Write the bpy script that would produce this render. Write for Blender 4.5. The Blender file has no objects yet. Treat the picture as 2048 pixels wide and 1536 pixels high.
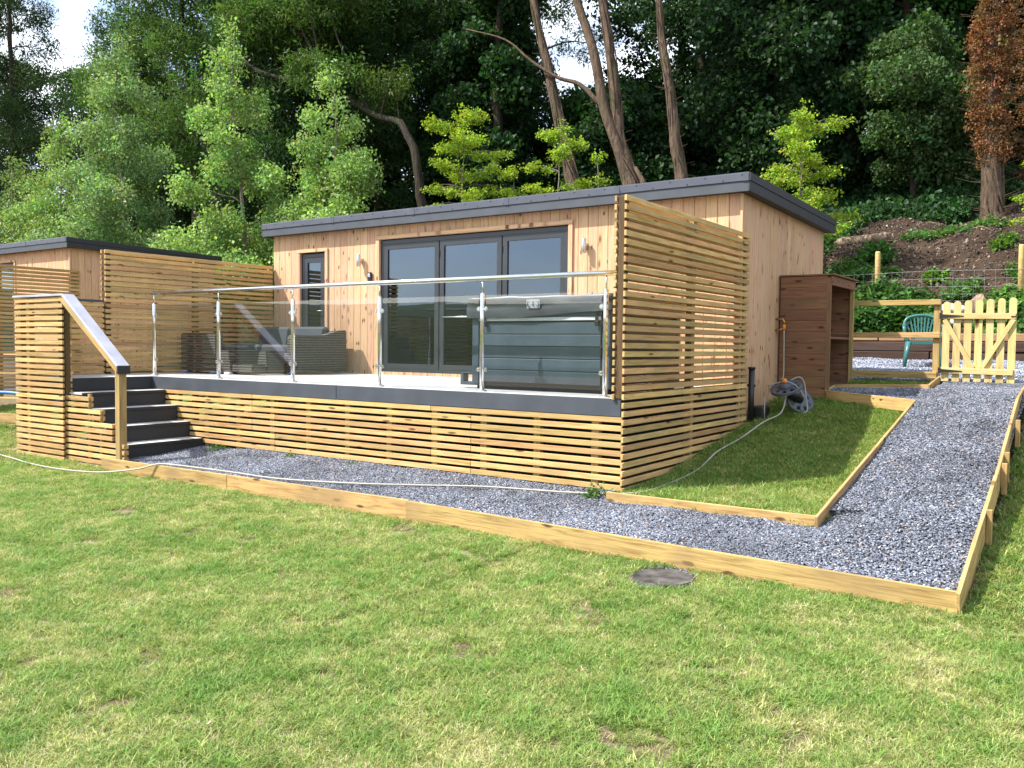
import bpy, bmesh, math, random
import numpy as np
from mathutils import Vector, Matrix, Euler, noise
rnd = random.Random(7)
RS = np.random.RandomState(11)
sc = bpy.context.scene
COL = sc.collection
R = math.radians

# ------------------------------------------------------------------ camera
CAM = Vector((3.3985, -6.5664, 0.4422))
yaw, pitch, roll = 0.604, -0.0444, 0.0105
cy_, sy_, cp_, sp_ = math.cos(yaw), math.sin(yaw), math.cos(pitch), math.sin(pitch)
fwd = Vector((-sy_*cp_, cy_*cp_, sp_)); rgt = Vector((cy_, sy_, 0)); upv = rgt.cross(fwd)
r2 = rgt*math.cos(roll)+upv*math.sin(roll); u2 = upv*math.cos(roll)-rgt*math.sin(roll)
cam = bpy.data.cameras.new('camera'); co = bpy.data.objects.new('camera', cam); COL.objects.link(co)
cam.lens = 30.37; cam.sensor_width = 36; cam.clip_end = 600; cam.clip_start = 0.05
m = Matrix.Identity(4)
for i in range(3):
    m[i][0] = r2[i]; m[i][1] = u2[i]; m[i][2] = -fwd[i]; m[i][3] = CAM[i]
co.matrix_world = m
sc.camera = co

# ------------------------------------------------------------------ light
SUN_DIR = Vector((0.62, 0.55, -1.0)).normalized()          # the way the light travels
SUN_EL = math.asin(-SUN_DIR.z); SUN_AZ = math.atan2(-SUN_DIR.x, -SUN_DIR.y)   # azimuth from +Y clockwise
sun = bpy.data.lights.new('sun', 'SUN'); so = bpy.data.objects.new('sun', sun); COL.objects.link(so)
sun.energy = 4.7; sun.angle = R(0.6); sun.color = (1.0, 0.94, 0.86)
so.rotation_euler = SUN_DIR.to_track_quat('-Z', 'Y').to_euler()
w = bpy.data.worlds.new('World'); sc.world = w; w.use_nodes = True
nt = w.node_tree; nt.nodes.clear()
wo = nt.nodes.new('ShaderNodeOutputWorld'); bg = nt.nodes.new('ShaderNodeBackground'); bg.inputs[1].default_value = 0.135
sky = nt.nodes.new('ShaderNodeTexSky'); sky.sky_type = 'NISHITA'; sky.sun_disc = False
sky.sun_elevation = SUN_EL; sky.sun_rotation = SUN_AZ
sky.air_density = 1.0; sky.dust_density = 1.5
tc = nt.nodes.new('ShaderNodeTexCoord'); mp = nt.nodes.new('ShaderNodeMapping'); mp.inputs['Scale'].default_value = (1, 1, 2.2)
nz = nt.nodes.new('ShaderNodeTexNoise'); nz.inputs['Scale'].default_value = 3.2; nz.inputs['Detail'].default_value = 9; nz.inputs['Roughness'].default_value = .62
cr = nt.nodes.new('ShaderNodeValToRGB'); cr.color_ramp.elements[0].position = .40; cr.color_ramp.elements[1].position = .60
nz2 = nt.nodes.new('ShaderNodeTexNoise'); nz2.inputs['Scale'].default_value = 6; nz2.inputs['Detail'].default_value = 6
cr2 = nt.nodes.new('ShaderNodeValToRGB'); cr2.color_ramp.elements[0].position = .3; cr2.color_ramp.elements[1].position = .75
cr2.color_ramp.elements[0].color = (4.4, 4.9, 5.6, 1); cr2.color_ramp.elements[1].color = (9.5, 9.8, 10.2, 1)
mx = nt.nodes.new('ShaderNodeMixRGB')
nt.links.new(tc.outputs['Generated'], mp.inputs[0]); nt.links.new(mp.outputs[0], nz.inputs[0]); nt.links.new(mp.outputs[0], nz2.inputs[0])
nt.links.new(nz.outputs[0], cr.inputs[0]); nt.links.new(nz2.outputs[0], cr2.inputs[0])
nt.links.new(cr.outputs[0], mx.inputs[0]); nt.links.new(sky.outputs[0], mx.inputs[1]); nt.links.new(cr2.outputs[0], mx.inputs[2])
nt.links.new(mx.outputs[0], bg.inputs[0]); nt.links.new(bg.outputs[0], wo.inputs[0])
vs = sc.view_settings
vs.view_transform = 'Standard'; vs.look = 'None'; vs.gamma = 1; vs.use_curve_mapping = False
vs.exposure = 1.08
sc.cycles.max_bounces = 8; sc.cycles.transparent_max_bounces = 16; sc.cycles.diffuse_bounces = 4

# ------------------------------------------------------------------ object helpers
WP = {}
def link(o, parent=None, world=(0, 0, 0), rot=None):
    COL.objects.link(o)
    world = Vector(world)
    if parent is not None:
        o.parent = parent; o.location = world-WP[parent.name]
    else:
        o.location = world
    WP[o.name] = world
    if rot is not None: o.rotation_euler = rot
    return o
def thing(name, label, cat, loc=(0, 0, 0), group=None):
    o = bpy.data.objects.new(name, None); o.empty_display_size = .1
    o['label'] = label; o['category'] = cat
    if group: o['group'] = group
    return link(o, None, loc)
def tag(o, label, cat, group=None, kind=None):
    o['label'] = label; o['category'] = cat
    if group: o['group'] = group
    if kind: o['kind'] = kind
    return o
def mesh_obj(name, me, mat=None, parent=None, world=(0, 0, 0), rot=None):
    if mat is not None and (len(me.materials) == 0): me.materials.append(mat)
    o = bpy.data.objects.new(name, me)
    return link(o, parent, world, rot)
def copy_tree(o, parent=None, off=None):
    c = o.copy(); COL.objects.link(c)
    if parent is not None: c.parent = parent
    if off is not None: c.location = Vector(o.location)+Vector(off)
    for ch in o.children: copy_tree(ch, c)
    return c
_box = {}
def box_mesh(L, W, H, bev=.003, mat=None, key=''):
    k = (round(L, 3), round(W, 4), round(H, 4), bev, mat.name if mat else '', key)
    if k in _box: return _box[k]
    bm = bmesh.new(); bmesh.ops.create_cube(bm, size=1)
    bmesh.ops.scale(bm, vec=(L, W, H), verts=bm.verts)
    if bev: bmesh.ops.bevel(bm, geom=bm.edges[:], offset=bev, segments=1, affect='EDGES', clamp_overlap=True)
    me = bpy.data.meshes.new('box'); bm.to_mesh(me); bm.free()
    if mat: me.materials.append(mat)
    _box[k] = me
    return me
def board(name, parent, p0, p1, W, H, mat, bev=.003, up=(0, 0, 1)):
    """timber from p0 to p1 (centre line); W across, H along 'up'. Grain runs along local X."""
    p0 = Vector(p0); p1 = Vector(p1); d = p1-p0
    me = box_mesh(d.length, W, H, bev, mat)
    x = d.normalized(); u = Vector(up); y = u.cross(x).normalized(); z = x.cross(y)
    rot = Matrix((x, y, z)).transposed().to_euler()
    return mesh_obj(name, me, None, parent, (p0+p1)/2, rot)
def bm_obj(name, bm, mat, parent=None, world=(0, 0, 0), smooth=False, recalc=True):
    if recalc: bmesh.ops.recalc_face_normals(bm, faces=bm.faces)
    me = bpy.data.meshes.new(name); bm.to_mesh(me); bm.free()
    if smooth:
        for p in me.polygons: p.use_smooth = True
    if isinstance(mat, (list, tuple)):
        for q in mat: me.materials.append(q)
        mat = None
    return mesh_obj(name, me, mat, parent, world)
def add_box(bm, c, s, rotz=0, mi=0, roty=0):
    M = Matrix.Translation(Vector(c)) @ Matrix.Rotation(rotz, 4, 'Z') @ Matrix.Rotation(roty, 4, 'Y') @ Matrix.Diagonal((s[0], s[1], s[2], 1))
    r = bmesh.ops.create_cube(bm, size=1, matrix=M)
    for v in r['verts']:
        for f in v.link_faces: f.material_index = mi
    return r['verts']
def add_tube(bm, pts, rads, n=8, caps=True, closed=False):
    pts = [Vector(p) for p in pts]
    if not isinstance(rads, (list, tuple)): rads = [rads]*len(pts)
    rings = []; N = len(pts)
    ref = Vector((0, 0, 1))
    prev = None
    for i, p in enumerate(pts):
        if i == 0: t = pts[1]-pts[0]
        elif i == N-1: t = pts[-1]-pts[-2]
        else: t = pts[i+1]-pts[i-1]
        t.normalize()
        if prev is None:
            a = ref if abs(t.z) < .9 else Vector((1, 0, 0))
            u = t.cross(a).normalized()
        else:
            u = (prev-t*prev.dot(t)).normalized()
        prev = u; v = t.cross(u)
        rings.append([bm.verts.new(p+(u*math.cos(2*math.pi*k/n)+v*math.sin(2*math.pi*k/n))*rads[i]) for k in range(n)])
    for i in range(N-1):
        for k in range(n):
            bm.faces.new((rings[i][k], rings[i][(k+1) % n], rings[i+1][(k+1) % n], rings[i+1][k]))
    if caps:
        bm.faces.new(rings[0][::-1]); bm.faces.new(rings[-1])
    return rings
def tube_obj(name, pts, rads, mat, parent=None, n=8, world=None, smooth=True):
    wpos = WP[parent.name] if (parent is not None) else Vector((0, 0, 0))
    if world is not None: wpos = Vector(world)
    bm = bmesh.new(); add_tube(bm, [Vector(p)-wpos for p in pts], rads, n)
    return bm_obj(name, bm, mat, parent, wpos, smooth)
def spline(pts, k=6):
    """Catmull-Rom through pts"""
    P = [Vector(p) for p in pts]; P = [2*P[0]-P[1]]+P+[2*P[-1]-P[-2]]; out = []
    for i in range(1, len(P)-2):
        for j in range(k):
            t = j/k; a, b, c, d = P[i-1], P[i], P[i+1], P[i+2]
            out.append(.5*((2*b)+(c-a)*t+(2*a-5*b+4*c-d)*t*t+(3*b-a-3*c+d)*t**3))
    out.append(P[-2]); return out

# ------------------------------------------------------------------ materials
def new_mat(name):
    ma = bpy.data.materials.new(name); ma.use_nodes = True
    nt = ma.node_tree; b = nt.nodes['Principled BSDF']
    return ma, nt, b
def nd(nt, typ, **kw):
    n = nt.nodes.new(typ)
    for k, v in kw.items():
        if k in n.inputs: n.inputs[k].default_value = v
        else: setattr(n, k, v)
    return n
def c4(c): return (c[0], c[1], c[2], 1)
def mixc(nt, fac, a, b, typ='MIX'):
    n = nt.nodes.new('ShaderNodeMixRGB'); n.blend_type = typ
    for i, v in enumerate((fac, a, b)):
        if hasattr(v, 'links') or hasattr(v, 'is_linked'): nt.links.new(v, n.inputs[i])
        else: n.inputs[i].default_value = v if i == 0 else c4(v)
    return n.outputs[0]
def ramp(nt, src, stops):
    n = nt.nodes.new('ShaderNodeValToRGB'); e = n.color_ramp.elements
    while len(e) < len(stops): e.new(.5)
    for i, (p, c) in enumerate(stops):
        e[i].position = p; e[i].color = c4(c) if isinstance(c, tuple) else (c, c, c, 1)
    nt.links.new(src, n.inputs[0]); return n.outputs[0]
def simple(name, col, rough=.6, metal=0, noise_amt=.12, nscale=8, bump=.0, spec=.5, bscale=60):
    ma, nt, b = new_mat(name)
    tcn = nd(nt, 'ShaderNodeTexCoord')
    nz = nd(nt, 'ShaderNodeTexNoise', Scale=nscale, Detail=6.0)
    nt.links.new(tcn.outputs['Object'], nz.inputs['Vector'])
    d = tuple(v*(1-noise_amt*1.5) for v in col); l = tuple(min(1, v*(1+noise_amt)) for v in col)
    nt.links.new(ramp(nt, nz.outputs[0], [(.3, d), (.7, l)]), b.inputs['Base Color'])
    b.inputs['Roughness'].default_value = rough; b.inputs['Metallic'].default_value = metal
    b.inputs['Specular IOR Level'].default_value = spec
    rr = nt.nodes.new('ShaderNodeMath'); rr.operation = 'MULTIPLY_ADD'; rr.inputs[1].default_value = .25; rr.inputs[2].default_value = rough-.12
    nt.links.new(nz.outputs[0], rr.inputs[0]); nt.links.new(rr.outputs[0], b.inputs['Roughness'])
    if bump:
        n2 = nd(nt, 'ShaderNodeTexNoise', Scale=bscale, Detail=4.0); nt.links.new(tcn.outputs['Object'], n2.inputs['Vector'])
        bp = nd(nt, 'ShaderNodeBump', Strength=bump, Distance=.01); nt.links.new(n2.outputs[0], bp.inputs['Height']); nt.links.new(bp.outputs[0], b.inputs['Normal'])
    return ma
def wood(name, light, dark, knot=(.09, .045, .02), rough=.75, knots=.5, var=.25, kscale=(1.6, 6, 6), stain=None, plane='xy', ringscale=1.0):
    """grain runs along local X; every board gets its own piece of the texture"""
    ma, nt, b = new_mat(name); L = nt.links
    tcn = nd(nt, 'ShaderNodeTexCoord'); oi = nd(nt, 'ShaderNodeObjectInfo')
    off = nd(nt, 'ShaderNodeVectorMath', operation='SCALE'); off.inputs[3].default_value = 1.0
    cmb = nd(nt, 'ShaderNodeCombineXYZ')
    for i, k in enumerate((53.1, 17.7, 31.3)):
        mm = nd(nt, 'ShaderNodeMath', operation='MULTIPLY'); mm.inputs[1].default_value = k; L.new(oi.outputs['Random'], mm.inputs[0]); L.new(mm.outputs[0], cmb.inputs[i])
    ad = nd(nt, 'ShaderNodeVectorMath', operation='ADD'); L.new(tcn.outputs['Object'], ad.inputs[0]); L.new(cmb.outputs[0], ad.inputs[1])
    mp = nd(nt, 'ShaderNodeMapping'); mp.inputs['Scale'].default_value = (1.2, 16, 16); L.new(ad.outputs[0], mp.inputs[0])
    g = nd(nt, 'ShaderNodeTexNoise', Scale=2.2*ringscale, Detail=8.0, Roughness=.62, Distortion=.6); L.new(mp.outputs[0], g.inputs['Vector'])
    base = ramp(nt, g.outputs[0], [(.30, dark), (.52, light), (.75, tuple(min(1, v*1.12) for v in light))])
    # fine fibres
    mp2 = nd(nt, 'ShaderNodeMapping'); mp2.inputs['Scale'].default_value = (3, 130, 130); L.new(ad.outputs[0], mp2.inputs[0])
    f = nd(nt, 'ShaderNodeTexNoise', Scale=1.0, Detail=3.0); L.new(mp2.outputs[0], f.inputs['Vector'])
    fr = ramp(nt, f.outputs[0], [(.3, (.80, .78, .74)), (.6, (1, 1, 1))])
    base = mixc(nt, 1.0, base, fr, 'MULTIPLY')
    # knots : sparse voronoi cells
    if knots > 0:
        mp3 = nd(nt, 'ShaderNodeMapping'); mp3.inputs['Scale'].default_value = kscale; L.new(ad.outputs[0], mp3.inputs[0])
        se = nd(nt, 'ShaderNodeSeparateXYZ'); ce = nd(nt, 'ShaderNodeCombineXYZ'); L.new(mp3.outputs[0], se.inputs[0])
        L.new(se.outputs[0], ce.inputs[0]); L.new(se.outputs[1 if plane == 'xy' else 2], ce.inputs[1])
        dn = nd(nt, 'ShaderNodeTexNoise', Scale=1.3, Detail=2.0); L.new(ce.outputs[0], dn.inputs['Vector'])
        dm = nd(nt, 'ShaderNodeVectorMath', operation='SCALE'); dm.inputs[3].default_value = .35; L.new(dn.outputs['Color'], dm.inputs[0])
        da = nd(nt, 'ShaderNodeVectorMath', operation='ADD'); L.new(ce.outputs[0], da.inputs[0]); L.new(dm.outputs[0], da.inputs[1])
        v = nd(nt, 'ShaderNodeTexVoronoi', voronoi_dimensions='2D', Scale=1.0); v.inputs['Randomness'].default_value = 1.0; L.new(da.outputs[0], v.inputs['Vector'])
        kr = ramp(nt, v.outputs['Distance'], [(.05, 1.0), (.13, .75), (.2, .0)])
        sel = nd(nt, 'ShaderNodeSeparateColor'); L.new(v.outputs['Color'], sel.inputs[0])
        st = nd(nt, 'ShaderNodeMath', operation='GREATER_THAN'); st.inputs[1].default_value = 1-knots; L.new(sel.outputs[0], st.inputs[0])
        km = nd(nt, 'ShaderNodeMath', operation='MULTIPLY'); L.new(kr, km.inputs[0]); L.new(st.outputs[0], km.inputs[1])
        base = mixc(nt, km.outputs[0], base, knot)
        if plane == 'xy':
            sc2 = nd(nt, 'ShaderNodeVectorMath', operation='MULTIPLY'); sc2.inputs[1].default_value = (.38, .55, 1); L.new(da.outputs[0], sc2.inputs[0])
            v2 = nd(nt, 'ShaderNodeTexVoronoi', voronoi_dimensions='2D', Scale=1.0); L.new(sc2.outputs[0], v2.inputs['Vector'])
            k2 = ramp(nt, v2.outputs['Distance'], [(.05, 1.0), (.10, .55), (.13, .15), (.20, .0)]); s2_ = nd(nt, 'ShaderNodeSeparateColor'); L.new(v2.outputs['Color'], s2_.inputs[0])
            g2 = nd(nt, 'ShaderNodeMath', operation='GREATER_THAN'); g2.inputs[1].default_value = .72; L.new(s2_.outputs[1], g2.inputs[0])
            m3 = nd(nt, 'ShaderNodeMath', operation='MULTIPLY'); L.new(k2, m3.inputs[0]); L.new(g2.outputs[0], m3.inputs[1]); base = mixc(nt, m3.outputs[0], base, tuple(q*1.5 for q in knot))
    # per board tone
    hsv = nd(nt, 'ShaderNodeHueSaturation')
    mr = nd(nt, 'ShaderNodeMapRange'); mr.inputs['To Min'].default_value = 1-var; mr.inputs['To Max'].default_value = 1+var*.6
    L.new(oi.outputs['Random'], mr.inputs['Value']); L.new(mr.outputs[0], hsv.inputs['Value']); L.new(base, hsv.inputs['Color'])
    wn = nd(nt, 'ShaderNodeTexWhiteNoise', noise_dimensions='1D'); L.new(oi.outputs['Random'], wn.inputs['W'])
    mr2 = nd(nt, 'ShaderNodeMapRange'); mr2.inputs['To Min'].default_value = .485; mr2.inputs['To Max'].default_value = .51; L.new(wn.outputs['Value'], mr2.inputs['Value']); L.new(mr2.outputs[0], hsv.inputs['Hue'])
    out = hsv.outputs[0]
    # broad weathering in the timber's own space
    wz = nd(nt, 'ShaderNodeTexNoise', Scale=1.7, Detail=5.0); L.new(ad.outputs[0], wz.inputs['Vector'])
    st2 = stain or tuple(v*.72 for v in light)
    wf = ramp(nt, wz.outputs[0], [(.48, 0.0), (.68, .7)])
    out = mixc(nt, wf, out, st2)
    L.new(out, b.inputs['Base Color']); b.inputs['Roughness'].default_value = rough; b.inputs['Specular IOR Level'].default_value = .25
    bp = nd(nt, 'ShaderNodeBump', Strength=.35, Distance=.004); L.new(f.outputs[0], bp.inputs['Height']); L.new(bp.outputs[0], b.inputs['Normal'])
    return ma
M = {}
M['slat'] = wood('treated_pine', (.60, .395, .165), (.40, .235, .08), var=.30, knots=.07, kscale=(3.2, 1, 16), plane='xz', stain=(.33, .26, .12))
M['post'] = wood('treated_post', (.42, .29, .12), (.24, .15, .06), var=.12, knots=.25, stain=(.26, .22, .08))
M['post_dark'] = wood('sawn_post', (.12, .075, .035), (.05, .03, .016), var=.1, knots=.2)
M['clad'] = wood('larch_cladding', (.64, .41, .245), (.49, .285, .15), knot=(.13, .055, .025), var=.12, knots=.20, kscale=(5.2, 11, 1), stain=(.58, .365, .24))
M['edge'] = wood('edging_timber', (.50, .335, .135), (.25, .15, .055), var=.16, knots=.16, kscale=(3.6, 1, 12), plane='xz', stain=(.27, .18, .085))
M['gate'] = wood('gate_timber', (.62, .50, .22), (.48, .36, .13), var=.10, knots=.10, stain=(.52, .44, .2))
M['store'] = wood('log_store_timber', (.24, .13, .066), (.155, .078, .04), var=.14, knots=.35, stain=(.17, .095, .055), knot=(.06, .025, .012), kscale=(3.8, 1, 11), plane='xz')
M['sleeper'] = wood('railway_sleeper', (.075, .045, .03), (.03, .019, .014), var=.35, knots=.15, stain=(.06, .045, .038), knot=(.02, .012, .008))
M['sleeper_top'] = wood('sawn_sleeper', (.36, .22, .11), (.2, .11, .055), var=.1, knots=.2)
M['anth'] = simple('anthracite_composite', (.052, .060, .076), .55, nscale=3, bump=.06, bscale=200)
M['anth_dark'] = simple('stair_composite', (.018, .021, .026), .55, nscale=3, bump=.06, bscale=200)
M['flash'] = simple('anthracite_flashing', (.066, .074, .10), .42, nscale=2)
M['cap'] = simple('handrail_cap', (.36, .37, .44), .35, nscale=5)
M['screw'] = simple('screw', (.02, .02, .022), .4, .6)
M['deck'] = wood('composite_deck_board', (.54, .54, .53), (.44, .44, .43), var=.07, knots=0, rough=.6, stain=(.48, .48, .465))
M['steel'] = simple('polished_steel', (.72, .72, .70), .16, 1.0, .05)
M['steel_b'] = simple('brushed_steel', (.62, .62, .62), .34, 1.0, .08)
M['frame'] = simple('grey_aluminium_frame', (.030, .035, .042), .38, nscale=2)
M['plastic_blk'] = simple('black_plastic', (.012, .012, .013), .4)
M['tub'] = simple('tub_panel', (.055, .084, .112), .45, nscale=5, bump=.05, bscale=120)
M['tub_dark'] = simple('tub_base', (.012, .014, .017), .5)
M['vinyl'] = simple('vinyl_cover', (.06, .066, .077), .38, nscale=3, bump=.25, bscale=7)
M['white'] = simple('white_strip', (.72, .75, .78), .4, noise_amt=.04)
M['emblem'] = simple('pale_emblem', (.35, .38, .42), .5)
M['orange'] = simple('orange_plastic', (.75, .24, .02), .45)
M['reel_h'] = simple('handle_metal', (.30, .33, .36), .4)
M['reel'] = simple('grey_plastic', (.085, .095, .115), .45)
M['brass'] = simple('brass', (.45, .28, .08), .4, 1.0)
M['hose'] = simple('hose_rubber', (.36, .34, .28), .5, noise_amt=.1)
M['green_pl'] = simple('green_plastic', (.035, .145, .135), .38, noise_amt=.1)
M['iron'] = simple('black_iron', (.012, .012, .012), .5, nscale=20)
M['wire'] = simple('galvanised_wire', (.38, .39, .38), .5, .6)
M['wpost'] = wood('round_fence_post', (.62, .44, .17), (.45, .29, .09), var=.08, knots=.1)
M['cush'] = simple('grey_cushion', (.05, .057, .075), .8, bump=.15, bscale=20)
M['foot'] = simple('blue_plastic_foot', (.05, .22, .5), .5)
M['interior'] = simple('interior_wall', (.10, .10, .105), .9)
M['inter_floor'] = simple('interior_floor', (.08, .07, .06), .6)
M['rock'] = simple('pale_limestone', (.42, .37, .30), .85, noise_amt=.35, nscale=6, bump=.5, bscale=14)
M['cover_m'] = simple('manhole_cover', (.07, .065, .062), .6, noise_amt=.6, nscale=9, bump=.4, bscale=40)
M['red'] = simple('red_plastic', (.5, .03, .02), .5)
def rattan():
    ma, nt, b = new_mat('grey_rattan'); L = nt.links
    tcn = nd(nt, 'ShaderNodeTexCoord')
    wv = nd(nt, 'ShaderNodeTexWave', Scale=9.0, Distortion=1.2, Detail=2.0); wv.bands_direction = 'Z'; L.new(tcn.outputs['Object'], wv.inputs['Vector'])
    nz = nd(nt, 'ShaderNodeTexNoise', Scale=55.0, Detail=2.0); L.new(tcn.outputs['Object'], nz.inputs['Vector'])
    c = mixc(nt, wv.outputs['Fac'], (.018, .018, .019), (.14, .13, .12)); c2 = ramp(nt, nz.outputs[0], [(.35, (.55, .55, .55)), (.65, (1.15, 1.12, 1.1))])
    L.new(mixc(nt, 1.0, c, c2, 'MULTIPLY'), b.inputs['Base Color']); b.inputs['Roughness'].default_value = .6
    bp = nd(nt, 'ShaderNodeBump', Strength=.7, Distance=.006); L.new(wv.outputs['Fac'], bp.inputs['Height']); L.new(bp.outputs[0], b.inputs['Normal'])
    return ma
M['rattan'] = rattan()
def glass(name, tint, ior=1.5, rough=0.0, boost=1.0, wav=0.0, gcol=(1, 1, 1)):
    ma = bpy.data.materials.new(name); ma.use_nodes = True; nt = ma.node_tree; nt.nodes.clear()
    out = nd(nt, 'ShaderNodeOutputMaterial'); tr = nd(nt, 'ShaderNodeBsdfTransparent'); gl = nd(nt, 'ShaderNodeBsdfGlossy', Roughness=rough)
    tr.inputs[0].default_value = c4(tint); gl.inputs[0].default_value = c4(gcol)
    # facing-symmetric Fresnel: a pane reflects alike from both of its sides
    lw = nd(nt, 'ShaderNodeLayerWeight', Blend=.5); pw = nd(nt, 'ShaderNodeMath', operation='POWER'); pw.inputs[1].default_value = 4.0
    ma2 = nd(nt, 'ShaderNodeMath', operation='MULTIPLY_ADD'); ma2.inputs[1].default_value = .85*boost; ma2.inputs[2].default_value = .045*boost; ma2.use_clamp = True
    nt.links.new(lw.outputs['Facing'], pw.inputs[0]); nt.links.new(pw.outputs[0], ma2.inputs[0])
    mx = nd(nt, 'ShaderNodeMixShader'); nt.links.new(ma2.outputs[0], mx.inputs[0]); nt.links.new(tr.outputs[0], mx.inputs[1]); nt.links.new(gl.outputs[0], mx.inputs[2])
    if wav:
        tcn = nd(nt, 'ShaderNodeTexCoord'); nz = nd(nt, 'ShaderNodeTexNoise', Scale=1.6, Detail=1.0); nt.links.new(tcn.outputs['Object'], nz.inputs['Vector'])
        bp = nd(nt, 'ShaderNodeBump', Strength=wav, Distance=.02); nt.links.new(nz.outputs[0], bp.inputs['Height']); nt.links.new(bp.outputs[0], gl.inputs['Normal'])
    nt.links.new(mx.outputs[0], out.inputs[0]); return ma
M['bal_glass'] = glass('balustrade_glass', (.88, .90, .90), boost=1.5)
M['win_glass'] = glass('double_glazing', (.28, .33, .38), boost=3.1, wav=.05, gcol=(.62, .77, 1.0))
def leaf_mat(name, trans=.35, rough=.45, sat=1.0):
    ma = bpy.data.materials.new(name); ma.use_nodes = True; nt = ma.node_tree; nt.nodes.clear(); L = nt.links
    out = nd(nt, 'ShaderNodeOutputMaterial'); at = nd(nt, 'ShaderNodeAttribute', attribute_type='INSTANCER', attribute_name='tint')
    pb = nd(nt, 'ShaderNodeBsdfPrincipled', Roughness=rough); pb.inputs['Specular IOR Level'].default_value = .22
    tl = nd(nt, 'ShaderNodeBsdfTranslucent'); ms = nd(nt, 'ShaderNodeMixShader', Fac=trans)
    oi = nd(nt, 'ShaderNodeNewGeometry'); hs = nd(nt, 'ShaderNodeHueSaturation')
    mr = nd(nt, 'ShaderNodeMapRange'); mr.inputs['To Min'].default_value = .65; mr.inputs['To Max'].default_value = 1.35
    L.new(oi.outputs['Random Per Island'], mr.inputs['Value']); L.new(mr.outputs[0], hs.inputs['Value']); L.new(at.outputs['Color'], hs.inputs['Color'])
    L.new(hs.outputs[0], pb.inputs['Base Color'])
    t2 = mixc(nt, 1.0, hs.outputs[0], (1.25, 1.35, .55), 'MULTIPLY'); L.new(t2, tl.inputs[0])
    L.new(pb.outputs[0], ms.inputs[1]); L.new(tl.outputs[0], ms.inputs[2]); L.new(ms.outputs[0], out.inputs[0])
    return ma
M['leaf'] = leaf_mat('foliage', .34, .55)
M['blade'] = leaf_mat('grass_blade', .30, .5)
def stone_mat():
    ma, nt, b = new_mat('slate_gravel'); L = nt.links
    at = nd(nt, 'ShaderNodeAttribute', attribute_type='INSTANCER', attribute_name='tint'); tcn = nd(nt, 'ShaderNodeTexCoord')
    nz = nd(nt, 'ShaderNodeTexNoise', Scale=3.0, Detail=3.0); L.new(tcn.outputs['Object'], nz.inputs['Vector'])
    f = ramp(nt, nz.outputs[0], [(.35, (.75, .75, .75)), (.65, (1.2, 1.2, 1.2))])
    L.new(mixc(nt, 1.0, at.outputs['Color'], f, 'MULTIPLY'), b.inputs['Base Color']); b.inputs['Roughness'].default_value = .62
    return ma
M['stone'] = stone_mat()
def ground_mat(name, cols, scale=3, bump=.5, rough=.95, bscale=60):
    ma, nt, b = new_mat(name); L = nt.links
    tcn = nd(nt, 'ShaderNodeTexCoord'); nz = nd(nt, 'ShaderNodeTexNoise', Scale=float(scale), Detail=9.0, Roughness=.65); L.new(tcn.outputs['Object'], nz.inputs['Vector'])
    n2 = nd(nt, 'ShaderNodeTexNoise', Scale=float(bscale), Detail=5.0, Roughness=.7); L.new(tcn.outputs['Object'], n2.inputs['Vector'])
    mixn = nd(nt, 'ShaderNodeMath', operation='MULTIPLY_ADD'); mixn.inputs[1].default_value = .45; L.new(n2.outputs[0], mixn.inputs[0])
    m2 = nd(nt, 'ShaderNodeMath', operation='MULTIPLY'); m2.inputs[1].default_value = .55; L.new(nz.outputs[0], m2.inputs[0]); L.new(m2.outputs[0], mixn.inputs[2])
    k = len(cols); L.new(ramp(nt, mixn.outputs[0], [(.32+.36*i/(k-1), c) for i, c in enumerate(cols)]), b.inputs['Base Color'])
    b.inputs['Roughness'].default_value = rough; b.inputs['Specular IOR Level'].default_value = .15
    bp = nd(nt, 'ShaderNodeBump', Strength=bump, Distance=.03); L.new(n2.outputs[0], bp.inputs['Height']); L.new(bp.outputs[0], b.inputs['Normal'])
    return ma
M['turf'] = ground_mat('turf_soil', [(.06, .042, .030), (.11, .082, .052), (.18, .15, .085), (.33, .27, .18)], 9)
M['gravel_bed'] = ground_mat('gravel_bed', [(.03, .034, .045), (.08, .09, .11), (.2, .21, .24)], 40, .8, bscale=120)
M['soil'] = ground_mat('woodland_soil', [(.012, .008, .006), (.032, .021, .014), (.058, .038, .026), (.10, .068, .046)], 2.2, 1.0, bscale=18)
def bark(name, a, b_, sc_=1.0, moss=None):
    ma, nt, b = new_mat(name); L = nt.links
    tcn = nd(nt, 'ShaderNodeTexCoord'); mp = nd(nt, 'ShaderNodeMapping'); mp.inputs['Scale'].default_value = (14*sc_, 14*sc_, 3*sc_); L.new(tcn.outputs['Object'], mp.inputs[0])
    nz = nd(nt, 'ShaderNodeTexNoise', Scale=1.0, Detail=8.0, Roughness=.7, Distortion=.5); L.new(mp.outputs[0], nz.inputs['Vector'])
    c = ramp(nt, nz.outputs[0], [(.32, a), (.62, b_)])
    if moss:
        n3 = nd(nt, 'ShaderNodeTexNoise', Scale=1.6, Detail=5.0); L.new(tcn.outputs['Object'], n3.inputs['Vector'])
        c = mixc(nt, ramp(nt, n3.outputs[0], [(.5, 0.0), (.68, .7)]), c, moss)
    L.new(c, b.inputs['Base Color']); b.inputs['Roughness'].default_value = .9; b.inputs['Specular IOR Level'].default_value = .2
    bp = nd(nt, 'ShaderNodeBump', Strength=1.0, Distance=.08); L.new(nz.outputs[0], bp.inputs['Height']); L.new(bp.outputs[0], b.inputs['Normal'])
    return ma
M['bark_tan'] = bark('tan_rough_bark', (.035, .024, .016), (.18, .125, .088), moss=(.10, .085, .045))  # the rough trunks' own tan brown bark colour
M['bark_dark'] = bark('dark_bark', (.018, .014, .011), (.065, .052, .038), moss=(.05, .065, .02))
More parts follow.
